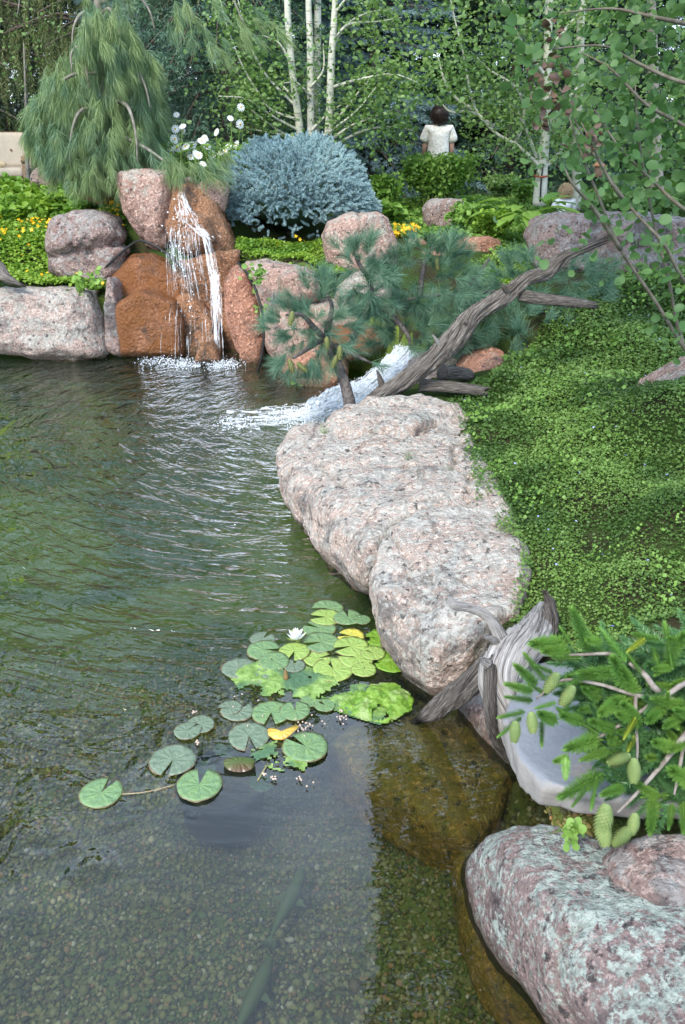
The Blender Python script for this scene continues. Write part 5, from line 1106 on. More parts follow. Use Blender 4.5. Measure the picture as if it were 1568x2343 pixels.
BB = [PD(*q) for q in [(840,520,10.3),(900,545,10.0),(960,560,9.7),(1060,560,9.7),(1150,560,9.2),(1200,560,8.9),(1240,520,9.2),(1320,480,10.8),(1240,470,12.2),(1080,455,13.0),(960,455,13.0),(840,450,13)]]
cover('mixed_perennials', 'mixed low green plants filling the bed behind the upper pool', BB, 16000, .05, M['shrub'], 206, .07, .6, tm=LEAF_LO, clump=1.6, cat='plants')
BF = [PD(*q) for q in [(1060,620,8.9),(1150,640,8.2),(1230,640,8.0),(1230,560,8.8),(1150,565,9.2),(1110,590,9.1)]]
cover('moneywort_patch', 'yellow-green creeping plants below the low smooth pink boulder', BF, 5000, .026, M['lime'], 207, .04, .5)
fl = np.array([PD(900 + 60 * r.rand(), 512 + 30 * r.rand(), 10.0 + .1 * r.randn()) for k in range(90)]); V, F = spread([FLW], fl, leafframes(len(fl), .5, r, (0, -.6, .8)), .03 * (.7 + .5 * r.rand(90))); o = mk('yellow_flowers', V, F, M['yellow']); setp(o, 'clump of yellow flowers on the rim of the upper pool', 'flowers', kind='stuff')
V, F = spread([LEAF_LO], fl + [0, .02, -.05], leafframes(len(fl), .5, r), .05 * np.ones(90)); o = mk('flower_leaves', V, F, M['lime']); setp(o, 'leaves under the yellow flowers at the upper pool', 'plants', kind='stuff')
# upper pool
up = np.array([PD(*q) for q in [(900,575,9.6),(930,590,9.45),(990,598,9.35),(1030,585,9.5),(1010,560,9.85),(960,548,10.0),(905,555,9.9)]]); zz = up[:, 2].mean() ; up[:, 2] = zz + .03
V = np.concatenate([up, [up.mean(0)]]); o = mk('upper_pool', V, [np.array([[i, (i + 1) % 7, 7] for i in range(7)])], plain('pool_water', (.05, .07, .03), .06, (.07, .08, .03), 6, spec=.6, bumpd=.004), org=up.mean(0)); setp(o, kind='structure')
# lawn beyond the bed
lw = [PD(1090,445,15.0), PD(1330,460,15.0), PD(1500,440,19.0), PD(1000,425,19.0)]
cover('lawn_grass', 'strip of mown lawn behind the flower bed', lw, 9000, .06, M['shrub'], 208, .02, 1.2, clump=1, cat='lawn')

# ---------------------------------------------------------------- daisies
dt = []
r = np.random.RandomState(41)
for k in range(12):
    a = k / 12 * 6.283; c, s = math.cos(a), math.sin(a); n_ = np.array([-s, c, 0]); d = np.array([c, s, 0])
    dt += [d * .2 - n_ * .09, d * .2 + n_ * .09, d * .95 + n_ * .15 + [0, 0, -.1], d * .95 - n_ * .15 + [0, 0, -.1]]
dpm = meshdata('petals', np.array(dt), np.arange(48).reshape(-1, 4), M['petal']); dcm = meshdata('flower_centre', ICO1[0] * [.26, .26, .13] + [0, 0, .03], ICO1[1], M['yellow'])
def ordn(n): return 'leftmost' if n == 1 else str(n) + ('th' if 10 < n < 14 else {1: 'st', 2: 'nd', 3: 'rd'}.get(n % 10, 'th'))
dz = [(404,262),(415,290),(402,295),(418,288),(383,330),(400,318),(412,322),(407,337),(425,335),(430,345),(448,327),(462,322),(470,318),(455,355),(448,350),(465,375),(460,380),(468,315),(475,335),(505,350),(495,302),(528,270),(552,245),(550,284),(523,335),(540,330),(515,345),(440,332),(420,300),(391,340),(438,358),(486,352)]
for k, (a, b) in enumerate(dz):
    T = thing('daisy', 'white daisy, %s from the left in the patch by the globe spruce' % ordn(sum(q[0] < a or (q[0] == a and q[1] < b) for q in dz) + 1), 'daisy', PD(a, b, 10.0 + .2 * r.randn()), 'white daisies beside the globe spruce'); c = ORG[T.name]
    h_ = frames(np.array([[.5 * r.randn(), -.9, .7 + .3 * r.randn()]]))[0]; m_ = Matrix(h_.tolist()).to_4x4() @ Matrix.Scale(.042 * (.8 + .4 * r.rand()), 4); m_.translation = Vector(c)
    inst('petals', dpm, m_, T); inst('flower_centre', dcm, m_, T)
    g = c.copy(); g[2] = min(c[2] - .12, height([c[0]], [c[1]])[0]); V, F = tube([g + [.05 * r.randn(), .02, 0], (c + g) / 2 + [.03 * r.randn(), .01, 0], c], [.006, .005, .004], 4, 3); mk('stem', V, F, M['stem'], T)
gz = np.array([PD(a, b, 10.1 + .2 * r.randn()) for a, b in zip(r.uniform(370, 560, 700), r.uniform(325, 400, 700))]); V, F = spread([LEAF_LO], gz, leafframes(len(gz), 1.2, r), np.stack([np.full(700, .02), np.full(700, .11), np.full(700, .02)], 1)); o = mk('daisy_foliage', V, F, M['shrub']); setp(o, 'narrow daisy leaves beneath the white flowers', 'plants', kind='stuff')

# ---------------------------------------------------------------- shrubs, hosta, small plants
def bush(name, label, cat, px, py0, py1, hw, Y, n, size, mat, seed, stems=14, cat2=None, tilt=.8, spike=False, group=None):
    base = PD(px, py1, Y); tp_ = PD(px, py0, Y); H = tp_[2] - base[2]; wv = hw / FPX * Y; T = thing(name, label, cat, base, group); r = np.random.RandomState(seed); cs, tb = [], []
    for k in range(stems):
        a = r.rand() * 6.28; e = base + np.array([math.cos(a) * wv * r.rand() ** .5, math.sin(a) * wv * .7, H * (.6 + .4 * r.rand())]); e[0] += .0
        m_ = (base + e) / 2 + [.15 * wv * r.randn(), .1 * wv * r.randn(), .1 * H]; tb.append(tube([base + r.randn(3) * [wv * .3, wv * .2, 0], m_, e], [.008, .006, .003], 4, 4)); C, _ = catmull([base, m_, e], np.zeros(3), 8); cs += list(C[2 if spike else 5:])
    V, F = jt(tb); mk('stems', V, F, M['stem'], T, kind='stuff'); p_, f_, s_ = leafscatter(cs, [wv * .14, wv * .14, H * .06], n, size, seed + 1, tilt); V, F = spread([LEAF_LO], p_, f_, s_); mk('leaves', V, F, mat, T, kind='stuff'); return T
bush('feathery_shrub', 'feathery bright green shrub in front of the woman in white', 'shrub', 1005, 352, 470, 78, 12.0, 6000, .05, M['shrub'], 301, 60)
bush('leafy_shrub', 'tall thin-stemmed green plants left of the feathery shrub', 'plant', 880, 400, 490, 36, 11.6, 1500, .06, M['shrub'], 302, 24)
bush('leafy_shrub', 'green flowering stems beneath the shaded blue spruce', 'plant', 1150, 400, 450, 45, 13.2, 1500, .05, M['aspen'], 303, 26)
bush('leafy_shrub', 'clump of upright stems at the foot of the forked aspen', 'plant', 1200, 410, 470, 28, 12.0, 900, .05, M['shrub'], 304, 18)
bush('broadleaf_plant', 'low broad-leaved plant right of the blue globe spruce', 'plant', 880, 465, 525, 42, 10.6, 260, .13, M['shrub'], 305, 18, tilt=.5)
bush('leafy_shrub', 'bright green shrub between the square boulder and the hosta', 'shrub', 1085, 470, 550, 55, 10.0, 2000, .07, M['shrub'], 306, 30)
bush('leafy_shrub', 'yellow-green shrub just below the square boulder', 'shrub', 1120, 480, 560, 40, 9.7, 1200, .06, M['lime'], 307, 22)
bush('leafy_shrub', 'small leafy sapling peeping out under the weeping pine', 'plant', 228, 385, 460, 22, 9.9, 260, .07, M['lime'], 308, 8)
bush('leafy_shrub', 'light green leafy plants right of the aspens under the near leaves', 'shrub', 1400, 440, 500, 70, 10.6, 1500, .07, M['aspen'], 309, 26)
bush('leafy_shrub', 'dark green undergrowth at the right edge behind the huge boulder', 'shrub', 1520, 440, 510, 80, 11.0, 1800, .08, M['aspen'], 310, 30)
HL = [leaf(.62, .2, .35, 9, .3 + .15 * k) for k in range(3)]; HLM = [meshdata('leaf', *h_, M['hosta']) for h_ in HL]
def hosta(label, px, py, Y, n, L, seed, name='hosta', cat='hosta', me=HLM, group=None, up=.55, kid='leaf', sx=1):
    T = thing(name, label, cat, PD(px, py, Y), group); c = ORG[T.name]; r = np.random.RandomState(seed)
    for k in range(n):
        az = r.rand() * 6.283; el = up * (.4 + 1.2 * r.rand()); d = np.array([math.cos(az) * math.cos(el), math.sin(az) * math.cos(el), math.sin(el)]); st = L * (.25 + .9 * r.rand()); b = c + d * st * [sx, 1, 1] + [0, 0, .03]
        d2 = d + np.array([0, 0, -.35]); d2 /= np.linalg.norm(d2); x = np.cross(d2, [0, 0, 1]); x /= np.linalg.norm(x); nz_ = np.cross(x, d2)
        m_ = Matrix(np.stack([x, d2, nz_], 1).tolist()).to_4x4() @ Matrix.Scale(L * (.7 + .5 * r.rand()), 4); m_.translation = Vector(b); inst(kid, me[k % len(me)], m_, T)
    return T
hosta('hosta with big pale green leaves under the forked aspen', 1215, 505, 9.6, 26, .27, 401, sx=1.4)
hosta('smaller hosta clump left of the big one', 1165, 520, 9.5, 14, .2, 402)
CL = [leaf(1.05, .1, .0, 6, .1)]; CLM = [meshdata('leaf', *CL[0], M['shrub'])]
def sprig(label, pts, n, s, seed, Z=None, spr=16):
    r = np.random.RandomState(seed); c = P(*pts) if Z else PD(*pts); T = thing('small_plant', label, 'plant', c)
    for k in range(n):
        a, b = r.randn(2) * spr; q = P(pts[0] + a, pts[1] + b - 6, pts[2] + .03 + .03 * r.rand()) if Z else PD(pts[0] + a, pts[1] + b * 1.1 - 10, pts[2] - .05 - .06 * r.rand()); f_ = leafframes(1, .7, r, (0, -.4, .8))[0]
        m_ = Matrix(f_.tolist()).to_4x4() @ Matrix.Scale(s * (.7 + .6 * r.rand()), 4); m_.translation = Vector(q); inst('leaf', CLM[0], m_, T)
        if k % 3 == 0: V, F = tube([c, (c + q) / 2 + [0, 0, .01], q], [.002, .0018, .0012], 4, 2); mk('stem', V, F, M['stem'], T)
sprig('clover-like plant growing between the flagstone and the speckled boulder', (1312, 1912, .36), 34, .021, 501, True, 17)
sprig('leafy weed at the foot of the split boulder', (185, 665, 8.55), 34, .06, 502, spr=16)
sprig('leafy weed beside the driftwood-coloured gap left of the orange block', (215, 650, 8.6), 20, .05, 503, spr=10)
sprig('tuft of green leaves hanging in the crack right of the narrow red boulder', (588, 640, 8.2), 40, .045, 504, spr=13)
sprig('small leaves trailing low in the crack right of the narrow red boulder', (604, 715, 8.15), 14, .035, 505, spr=8)
GB = (np.array([[-.03, 0, 0], [.03, 0, 0], [.02, .1, .55], [-.02, .1, .55], [0, .35, 1]]), np.array([[0, 1, 2], [0, 2, 3], [3, 2, 4]]))
for k, (a, b, s, lb) in enumerate([(937,1050,.05,'dry grass tuft growing in the crack of the great pale ledge'),(742,990,.05,'tiny grass tuft at the pond end of the ledge'),(1030,1075,.03,'little brown-green weed in a hollow of the ledge')]):
    q = onrock(a, b); q = P(a, b, .4) if q is None else q; r = np.random.RandomState(60 + k); V, F = spread([GB], q + r.randn(30, 3) * [.012, .012, .001], frames(np.tile([0, 0, 1.0], (30, 1)) + r.randn(30, 3) * .5), s * (.5 + r.rand(30))); V2 = V
    o = mk('grass_tuft', V, F, M['drape'] if k != 1 else M['shrub']); setp(o, lb, 'grass', kind=None)
# ---------------------------------------------------------------- black hose
hz = [[(212,640,9.0),(300,560,8.9),(340,555,8.8),(395,590,8.75),(425,625,8.7)], [(545,600,8.4),(575,640,8.15),(597,700,8.05),(604,760,8.0),(600,810,8.0),(590,850,8.05)]]
for q, lb in zip(hz, ['black water hose running behind the orange block', 'black water hose hanging in the crack right of the narrow red boulder']):
    V, F = tube([PD(*a) for a in q], [.012] * len(q), 6, 8); o = mk('hose', V, F, plain('black_rubber', (.02, .02, .02), .5)); setp(o, lb, 'hose')

# ---------------------------------------------------------------- water lilies
def padmesh(seed, mat, notch=.22, wav=.02, curl=0.0):
    r = np.random.RandomState(seed); n, m = 34, 5; a = np.linspace(notch, 6.283 - notch, n); V = [[0, 0, .0]]
    for j in range(1, m + 1):
        q = j / m; rad = q * (1 + .03 * np.sin(a * 3 + seed) + .02 * r.randn(n) * (j == m)); z = wav * q * vnoise(np.stack([np.cos(a) * 2.2, np.sin(a) * 2.2, 0 * a + seed], 1), seed) + curl * q ** 3 * np.maximum(0, np.sin(a - 1)) + .0015 * np.sin(a * 11) * q
        V += np.stack([np.cos(a) * rad, np.sin(a) * rad, z], 1).tolist()
    V = np.array(V); T_ = [[0, 1 + i, 2 + i] for i in range(n - 1)]; Q = [[1 + j * n + i, 1 + (j + 1) * n + i, 1 + (j + 1) * n + i + 1, 1 + j * n + i + 1] for j in range(m - 1) for i in range(n - 1)]
    e = len(V); rim = 1 + (m - 1) * n; V = np.concatenate([V, V[rim:rim + n] * [1, 1, 1] + [0, 0, -.03]]); Q += [[rim + i, e + i, e + i + 1, rim + i + 1] for i in range(n - 1)]
    return meshdata('lily_pad', V, [np.array(T_), np.array(Q)], mat)
def padmat(name, c, c2, rim=(.12, .06, .03), rough=.35):
    t = NT(name); v = t.coord('Object'); sx = t.sep(v); ang = t.math('ARCTAN2', sx[1], sx[0]); ln = t.N('VectorMath', operation='LENGTH'); t.put(ln.inputs[0], v)
    vein = t.math('ABSOLUTE', t.math('SINE', t.math('MULTIPLY', ang, 5.5))); n = t.noise(v, 2.6, 5, .6)
    col = t.mix(t.rng(n, .4, .62), c, c2); col = t.mix(t.rng(vein, .10, .0, 0, .14), col, tuple(min(1, x * 1.5) for x in c)); col = t.mix(t.rng(t.noise(v, 9, 4), .62, .7, 0, .6), col, tuple(x * .35 for x in c))
    col = t.mix(t.rng(ln.outputs['Value'], .93, 1.0, 0, .75), col, rim)
    return t.bsdf(col, rough, t.bump(t.math('ADD', t.math('MULTIPLY', vein, .3), t.math('MULTIPLY', n, 2.0)), .02, .4), spec=.5)
PM = [padmat('green_pad', (.13, .22, .10), (.16, .26, .10)), padmat('light_pad', (.23, .34, .08), (.28, .38, .09)), padmat('grey_pad', (.12, .17, .11), (.16, .21, .14)), padmat('yellow_pad', (.55, .46, .07), (.42, .44, .08)), padmat('algae_pad', (.12, .24, .015), (.17, .30, .02), (.1, .2, .01), .5), padmat('sunken_pad', (.09, .15, .07), (.07, .12, .06))]
pads = [(1055,140,80,0,200,'round green lily pad at the top of the group'),(1045,188,80,1,180,'light green lily pad peeping under the topmost one'),(1165,190,72,0,100,'cupped green lily pad, second from the top right'),(1240,202,45,0,190,'small green lily pad next to the ledge'),(1010,248,85,0,150,'green lily pad just right above the white flower'),
 (1020,322,92,0,200,'broad green lily pad right of the white flower'),(1180,290,68,3,170,'yellowing lily pad on the right of the group'),(1180,345,90,1,200,'pale green lily pad below the yellowing one'),(705,305,65,2,60,'dull green lily pad left of the white flower'),(710,365,85,0,0,'green lily pad left below the flower'),
 (875,372,82,1,260,'notched bright lily pad directly below the white flower'),(765,425,80,0,130,'green lily pad beside the floating algae'),(1000,412,72,1,20,'light pad in the middle of the group'),(1085,470,105,1,110,'largest light green lily pad in the middle'),(1210,408,90,1,160,'light lily pad left of the bright algae'),(1250,470,65,1,80,'small pad at the right rim of the group'),
 (575,462,85,2,320,'grey-green lily pad at the left rim'),(690,492,80,2,170,'greyish pad overlapping the left rim pad'),(875,450,58,2,90,'small dull pad behind the brown bud'),(1300,382,62,1,150,'light pad touching the dark water by the ledge'),(570,692,82,2,60,'folded olive lily pad on the left of the lower group'),(530,675,60,2,200,'small pad lying on the folded olive one'),
 (750,703,96,0,270,'wide green pad in the middle of the lower group'),(880,692,78,0,100,'green pad right of the wide one'),(960,640,50,0,30,'little pad under the algae mat'),(1040,662,55,0,140,'little purple-stained pad near the algae mat'),(370,765,70,2,200,'dull pad at the upper left of the lower group'),(300,800,70,2,40,'dull pad beside it, half covered with algae'),
 (630,828,110,2,280,'big slate-grey lily pad in the lower group'),(220,957,118,2,260,'big grey lily pad with dark rim at lower left'),(363,1090,118,0,90,'heart-shaped green pad above the sunken planter'),(935,885,118,0,140,'big green pad at the right of the lower group'),(1400,432,85,4,170,'deep green pad in shadow under the ledge'),(1335,300,75,4,190,'deep green pad against the rounded ledge'),(1440,640,72,4,160,'bright lime algae-covered pad next to the stump root')]
r = np.random.RandomState(77)
pmesh = {}
for k, (a, b, w, mi, nt, lb) in enumerate(pads):
    px, py = 302.5 + .4244 * a, 1331 + .4244 * b; c = P(px, py, .006 + .0022 * (k % 4)); s = 1.08 * .4244 * w / FPX * np.dot(c - [0, 0, CAMH], [0, CP, -SP])
    me = padmesh(k, PM[mi], .16 + .14 * r.rand(), .03 if mi != 2 else .02); o = bpy.data.objects.new('lily_pad', me); COL.objects.link(o); o.location = Vector(c); o.rotation_euler = (0, 0, R(nt)); o.scale = (s, s * (.95 + .1 * r.rand()), s); setp(o, lb, 'lily pad', 'water lily pads')
c = P(232, 1812, .006); o = bpy.data.objects.new('lily_pad', padmesh(90, PM[0], .25)); COL.objects.link(o); o.location = Vector(c); o.rotation_euler = (0, 0, R(70)); o.scale = (.077,) * 3; setp(o, 'solitary green lily pad floating apart at the left', 'lily pad', 'water lily pads')
for k, (a, b, w, lb) in enumerate([(700,1075,70,'pale sunken pad above the rim of the planter'),(395,1000,62,'sunken pad behind the heart-shaped one'),(520,900,80,'murky sunken pad left of the slate-grey one')]):
    c = P(302.5 + .4244 * a, 1331 + .4244 * b, -.05); o = bpy.data.objects.new('lily_pad', padmesh(70 + k, PM[5], .25)); COL.objects.link(o); o.location = Vector(c); o.rotation_euler = (.1, .1, k); s = 1.08 * .4244 * w / FPX * 3.1; o.scale = (s, s, s); setp(o, lb, 'lily pad', 'sunken lily pads')
def leafshape(name, label, cat, pts, mat, thick=.004, mode='Z'):
    A = np.array([P(*q) for q in pts]); n = len(A); c = A.mean(0); V = np.concatenate([A, [c + [0, 0, .003]], A - [0, 0, thick]]); T_ = [[i, (i + 1) % n, n] for i in range(n)]; Q = [[i, n + 1 + i, n + 1 + (i + 1) % n, (i + 1) % n] for i in range(n)]
    o = mk(name, V, [np.array(T_), np.array(Q)], mat); setp(o, label, cat); return o
leafshape('withered_lily_leaf', 'folded yellow-orange dying lily leaf in the lower group', 'lily leaf', [(612,1668,.012),(625,1663,.014),(645,1672,.02),(678,1656,.03),(684,1662,.03),(664,1680,.02),(650,1690,.012),(628,1690,.01),(615,1680,.01)], padmat('dying_leaf', (.62, .42, .08), (.55, .28, .05)))
t_ = np.linspace(0, math.pi, 14); A = np.array([P(548 - 37 * math.cos(a), 1745 + 2 * math.sin(a), .03) for a in t_]); B = np.array([P(548 - 35 * math.cos(a), 1748 + 18 * math.sin(a), .012) for a in t_]); C = np.array([P(548 - 36 * math.cos(a), 1740 - 9 * math.sin(a), .014) for a in t_])
V = np.concatenate([A, B, C]); Q = [[i, i + 1, 14 + i + 1, 14 + i] for i in range(13)] + [[28 + i, 28 + i + 1, i + 1, i] for i in range(13)]; o = mk('curled_lily_pad', V, np.array(Q), padmat('curled_pad', (.06, .10, .02), (.09, .04, .02))); setp(o, 'lily pad curled up on edge showing its dark underside', 'lily pad')
# floating algae: ragged lumpy mats
def algae(label, poly, mat, seed, res=.0075, gate=-.12, top=.012):
    A = np.array([P(q[0], q[1], 0) for q in poly]); x, y = np.arange(A[:, 0].min(), A[:, 0].max(), res), np.arange(A[:, 1].min(), A[:, 1].max(), res); X_, Y_ = np.meshgrid(x, y); nx_ = len(x)
    V = np.stack([X_.ravel(), Y_.ravel(), 0 * X_.ravel()], 1); e = polydist(V[:, 0], V[:, 1], A); V[:, 2] = .003 + top * np.clip(.5 + .5 * fbm(V * 22, 3, seed) + .4 * fbm(V * 60, 2, seed + 3, True), 0, 1.4) * np.clip(e / .05, .2, 1)
    ii = (np.arange(len(y) - 1)[:, None] * nx_ + np.arange(nx_ - 1)[None]).ravel(); F = np.stack([ii, ii + 1, ii + nx_ + 1, ii + nx_], 1); c = V[F].mean(1); k = inpoly(c[:, 0], c[:, 1], A) & (fbm(c * [13, 13, 0], 4, seed + 9) > gate - np.clip(polydist(c[:, 0], c[:, 1], A) / .09, 0, 1) * .25 + .10)
    o = mk('algae', *sub(V, F[k]), mat); setp(o, label, 'algae', kind='stuff')
t = NT('algae'); v = t.coord('pos'); n = t.noise(v, 26, 5, .7); col = t.mix(t.rng(n, .35, .65), (.11, .20, .03), (.24, .36, .10)); col = t.mix(t.rng(t.noise(v, 6, 3), .45, .62), col, (.06, .13, .06)); M['algae'] = t.bsdf(col, .45, t.bump(n, .01), spec=.5)
t = NT('bright_algae'); v = t.coord('pos'); n = t.noise(v, 30, 5, .7); col = t.mix(t.rng(n, .35, .65), (.085, .19, .01), (.19, .32, .04)); col = t.mix(t.rng(t.noise(v, 9, 4), .5, .62, 0, .8), col, (.26, .34, .12)); M['algae2'] = t.bsdf(col, .35, t.bump(n, .012), spec=.5)
algae('scum of green algae floating below the white flower', [(520,1540),(590,1500),(680,1520),(760,1540),(830,1545),(900,1600),(870,1660),(800,1640),(700,1600),(640,1590),(560,1600)], M['algae'], 1, gate=.0)
algae('thick bright green algae clump beside the stump root', [(780,1590),(830,1570),(900,1562),(940,1590),(945,1630),(900,1660),(830,1650),(770,1625)], M['algae2'], 2, gate=-.22, top=.028)
algae('algae on and around the lower lily pads', [(560,1720),(650,1690),(740,1710),(740,1740),(690,1775),(620,1760),(500,1700),(420,1670),(430,1640),(500,1660)], M['algae'], 3, gate=.02)
algae('dark green algae in the shadow of the rounded ledge', [(855,1440),(920,1445),(960,1490),(940,1530),(870,1520),(840,1480)], M['algae2'], 4, gate=-.3, top=.008)
algae('little patch of floating algae at the waterline near the cascade', [(662,870),(690,868),(692,884),(668,882)], M['algae2'], 5, gate=-.3)
# white flower and bud
fc_ = P(678, 1462, .02); lf = thing('water_lily', 'white water lily flower open among the pads', 'water lily', fc_)
PT = (np.array([[-.05, 0, 0], [.05, 0, 0], [-.17, .35, .12], [0, .35, .04], [.17, .35, .12], [-.14, .72, .28], [0, .72, .22], [.14, .72, .28], [0, 1.0, .5]]), [np.array([[0, 1, 3], [5, 6, 8], [6, 7, 8], [0, 3, 2], [1, 4, 3]]), np.array([[2, 3, 6, 5], [3, 4, 7, 6]])])
ptm = meshdata('petal', PT[0], PT[1], M['petal']); spm = meshdata('sepal', PT[0], PT[1], plain('sepal', (.35, .45, .10), .5))
for ring, (n, el, s) in enumerate([(8, 12, .052), (8, 38, .048), (6, 62, .042)]):
    for k in range(n):
        a = (k + .5 * ring) / n * 6.283 + .1; m_ = Matrix.Rotation(a, 4, 'Z') @ Matrix.Rotation(R(el), 4, 'X') @ Matrix.Scale(s, 4); inst('petal', ptm, Matrix.Translation(Vector(fc_)) @ m_, lf)
for k in range(4): inst('sepal', spm, Matrix.Translation(Vector(fc_ - [0, 0, .006])) @ Matrix.Rotation(k * 1.57 + .4, 4, 'Z') @ Matrix.Rotation(R(4), 4, 'X') @ Matrix.Scale(.054, 4), lf)
V, F = spread([brush(40, .6, .5, .07, 3, 25)], [fc_ + [0, 0, .004]], frames(np.array([[0, 0, 1.0]])), [.032]); mk('stamens', V, F, M['yellow'], lf)
V, F = tube([P(655,1562,-.05), P(655,1556,0), P(655,1550,.015), P(654,1538,.03), P(653,1530,.045)], [.006, .009, .013, .009, .001], 8, 4); o = mk('lily_bud', V, F, plain('brown_bud', (.17, .08, .03), .5, (.12, .11, .03), 30)); setp(o, 'closed brown water lily bud standing out of the water', 'bud')
# pale fish-food pellets
r = np.random.RandomState(88); sp_ = [(785,1637,12,14),(690,1660,14,16),(600,1740,0,0),(450,1695,6,4),(445,1630,6,4),(606,1770,10,8),(625,1778,8,5),(520,1745,3,3),(455,1700,4,3),(700,1665,12,8),(560,1620,60,40),(690,1790,20,16),(760,1640,30,20)]
pm_ = meshdata('food_pellet', *ICO1, plain('food_pellet', (.55, .42, .33), .7)); 
for k, n in enumerate([13, 14, 0, 5, 5, 6, 6, 2, 3, 8, 6, 6, 4]):
    for _ in range(n):
        q = P(sp_[k][0] + r.randn() * sp_[k][2] * .6, sp_[k][1] + r.randn() * sp_[k][3] * .6, .012); o = bpy.data.objects.new('food_pellet', pm_); COL.objects.link(o); o.location = Vector(q); o.scale = (.0042,) * 3; setp(o, 'tiny pale tan food pellet floating among the lily pads', 'pellet', 'food pellets floating by the lily pads')
V, F = tube([P(250,1818,.004), P(330,1812,.005), P(400,1795,.004)], [.002] * 3, 4, 6); o = mk('straw', V, F, plain('straw', (.35, .27, .14))); setp(o, 'thin straw-coloured stem floating between two lily pads', 'straw')
V, F = tube([P(590,1785,.004), P(605,1760,.01), P(615,1745,.004)], [.002, .0025, .001], 4, 4); o = mk('dead_grass', V, F, plain('straw2', (.4, .33, .12))); setp(o, 'yellowed leaf blade poking from the lower lily pads', 'grass blade')
# sunken planter
pc = P(508, 1788, -.15); pr = .17; T = thing('planter', 'round dark planter tub standing under the water below the lilies', 'planter', pc)
prof = [(pr * .9, -.17), (pr * .99, -.02), (pr * 1.03, -.015), (pr * 1.04, .012), (pr * .96, .014), (pr * .94, -.012)]; th = np.linspace(0, 6.283, 41)[:-1]
V = np.array([[pc[0] + math.cos(a) * q, pc[1] + math.sin(a) * q, pc[2] + z] for q, z in prof for a in th]); Q = [[j * 40 + i, j * 40 + (i + 1) % 40, (j + 1) * 40 + (i + 1) % 40, (j + 1) * 40 + i] for j in range(5) for i in range(40)]
mk('tub', V, np.array(Q), plain('black_plastic', (.035, .045, .06), .5, (.05, .06, .07), 12), T)
V = np.concatenate([[pc + [0, 0, 0]], [[pc[0] + math.cos(a) * pr * .945, pc[1] + math.sin(a) * pr * .945, pc[2] - .01] for a in th]]); mk('planting_soil', V, np.array([[0, 1 + i, 1 + (i + 1) % 40] for i in range(40)]), plain('wet_soil', (.09, .085, .06), .9, (.12, .10, .08), 60, bumpd=.005), T)
# fish hanging in the murky water
M['fish'] = plain('olive_fish', (.10, .125, .045), .6, (.085, .11, .04), 20)
def fish(label, q, w):
    p_ = [P(*a) for a in q]; T = thing('fish', label, 'fish', p_[0], 'fish in the near pond'); V, F = tube(p_, [w * .35, w * .85, w, w * .8, w * .45, w * .18], 12, 5); mk('body', V, F, M['fish'], T)
    e, d = p_[-1], p_[-1] - p_[-2]; d /= np.linalg.norm(d); s = np.cross(d, [0, 0, 1]); V = np.array([e - d * .01, e + d * .07 + s * .032, e + d * .045, e + d * .07 - s * .032, e + [0, 0, .004]]); mk('tail_fin', V, np.array([[0, 2, 1], [0, 3, 2], [4, 1, 2], [4, 2, 3]]), M['fish'], T)
    m = p_[2]; 
    for sg in (1, -1): V = np.array([m + s * w * .7 * sg, m + s * (w + .04) * sg + d * .04, m + s * w * .7 * sg + d * .035]); mk('side_fin', V, np.array([[0, 1, 2] if sg > 0 else [0, 2, 1]]), M['fish'], T)
fish('slender olive fish hanging under water, head to the upper right', [(692,1985,-.33),(685,2010,-.33),(670,2045,-.33),(652,2080,-.33),(636,2110,-.33),(622,2140,-.33)], .028)
fish('olive fish swimming at the bottom edge of the picture', [(620,2190,-.34),(606,2225,-.34),(590,2260,-.34),(570,2300,-.34),(548,2345,-.34),(530,2390,-.34)], .028)
0 and fish('faint olive fish close to the gravel right of the others', [(720,2170,-.37),(715,2200,-.37),(705,2240,-.37),(695,2280,-.37),(680,2320,-.37),(670,2350,-.37)], .024)
print('plants done')
# ---------------------------------------------------------------- people and garden seat
M['skin'] = plain('skin', (.50, .30, .22), .5); 
def skin_body(name, J, E, rad, mat, T, sub_=2, extra=None):
    me = bpy.data.meshes.new(name); me.from_pydata([tuple(j) for j in J], E, []); o = bpy.data.objects.new(name, me); COL.objects.link(o)
    md = o.modifiers.new('skin', 'SKIN'); md.use_smooth_shade = True
    for i, q in enumerate(rad): me.skin_vertices[0].data[i].radius = (q, q) if not isinstance(q, tuple) else q
    me.skin_vertices[0].data[0].use_root = True
    s_ = o.modifiers.new('s', 'SUBSURF'); s_.levels = s_.render_levels = sub_
    ev = o.evaluated_get(bpy.context.evaluated_depsgraph_get()); m2 = bpy.data.meshes.new_from_object(ev); bpy.data.objects.remove(o); c = ORG[T.name]
    V = np.empty(len(m2.vertices) * 3); m2.vertices.foreach_get('co', V); V = V.reshape(-1, 3); F = {}
    for p in m2.polygons: F.setdefault(len(p.vertices), []).append(list(p.vertices))
    bpy.data.meshes.remove(m2); return mk(name, V, [np.array(f) for f in F.values()], mat, T)
def hairball(name, c, rad, mat, T, seed, n=700, l=.05):
    r = np.random.RandomState(seed); V, F = ICO2; A = (V * rad * (1 + .12 * vnoise(V * 4, seed)[:, None]) + c, F); d = r.randn(n, 3); d /= np.linalg.norm(d, axis=1, keepdims=True); d = d[(d[:, 2] > -.75)]
    B = spread([brush(9, 1, .8, .22, 3, 60)], c + d * rad * .95, frames(d + r.randn(len(d), 3) * .6), l * .45 * (.6 + .7 * r.rand(len(d)))); V, F = join([A, B]); mk(name, V, F, mat, T)
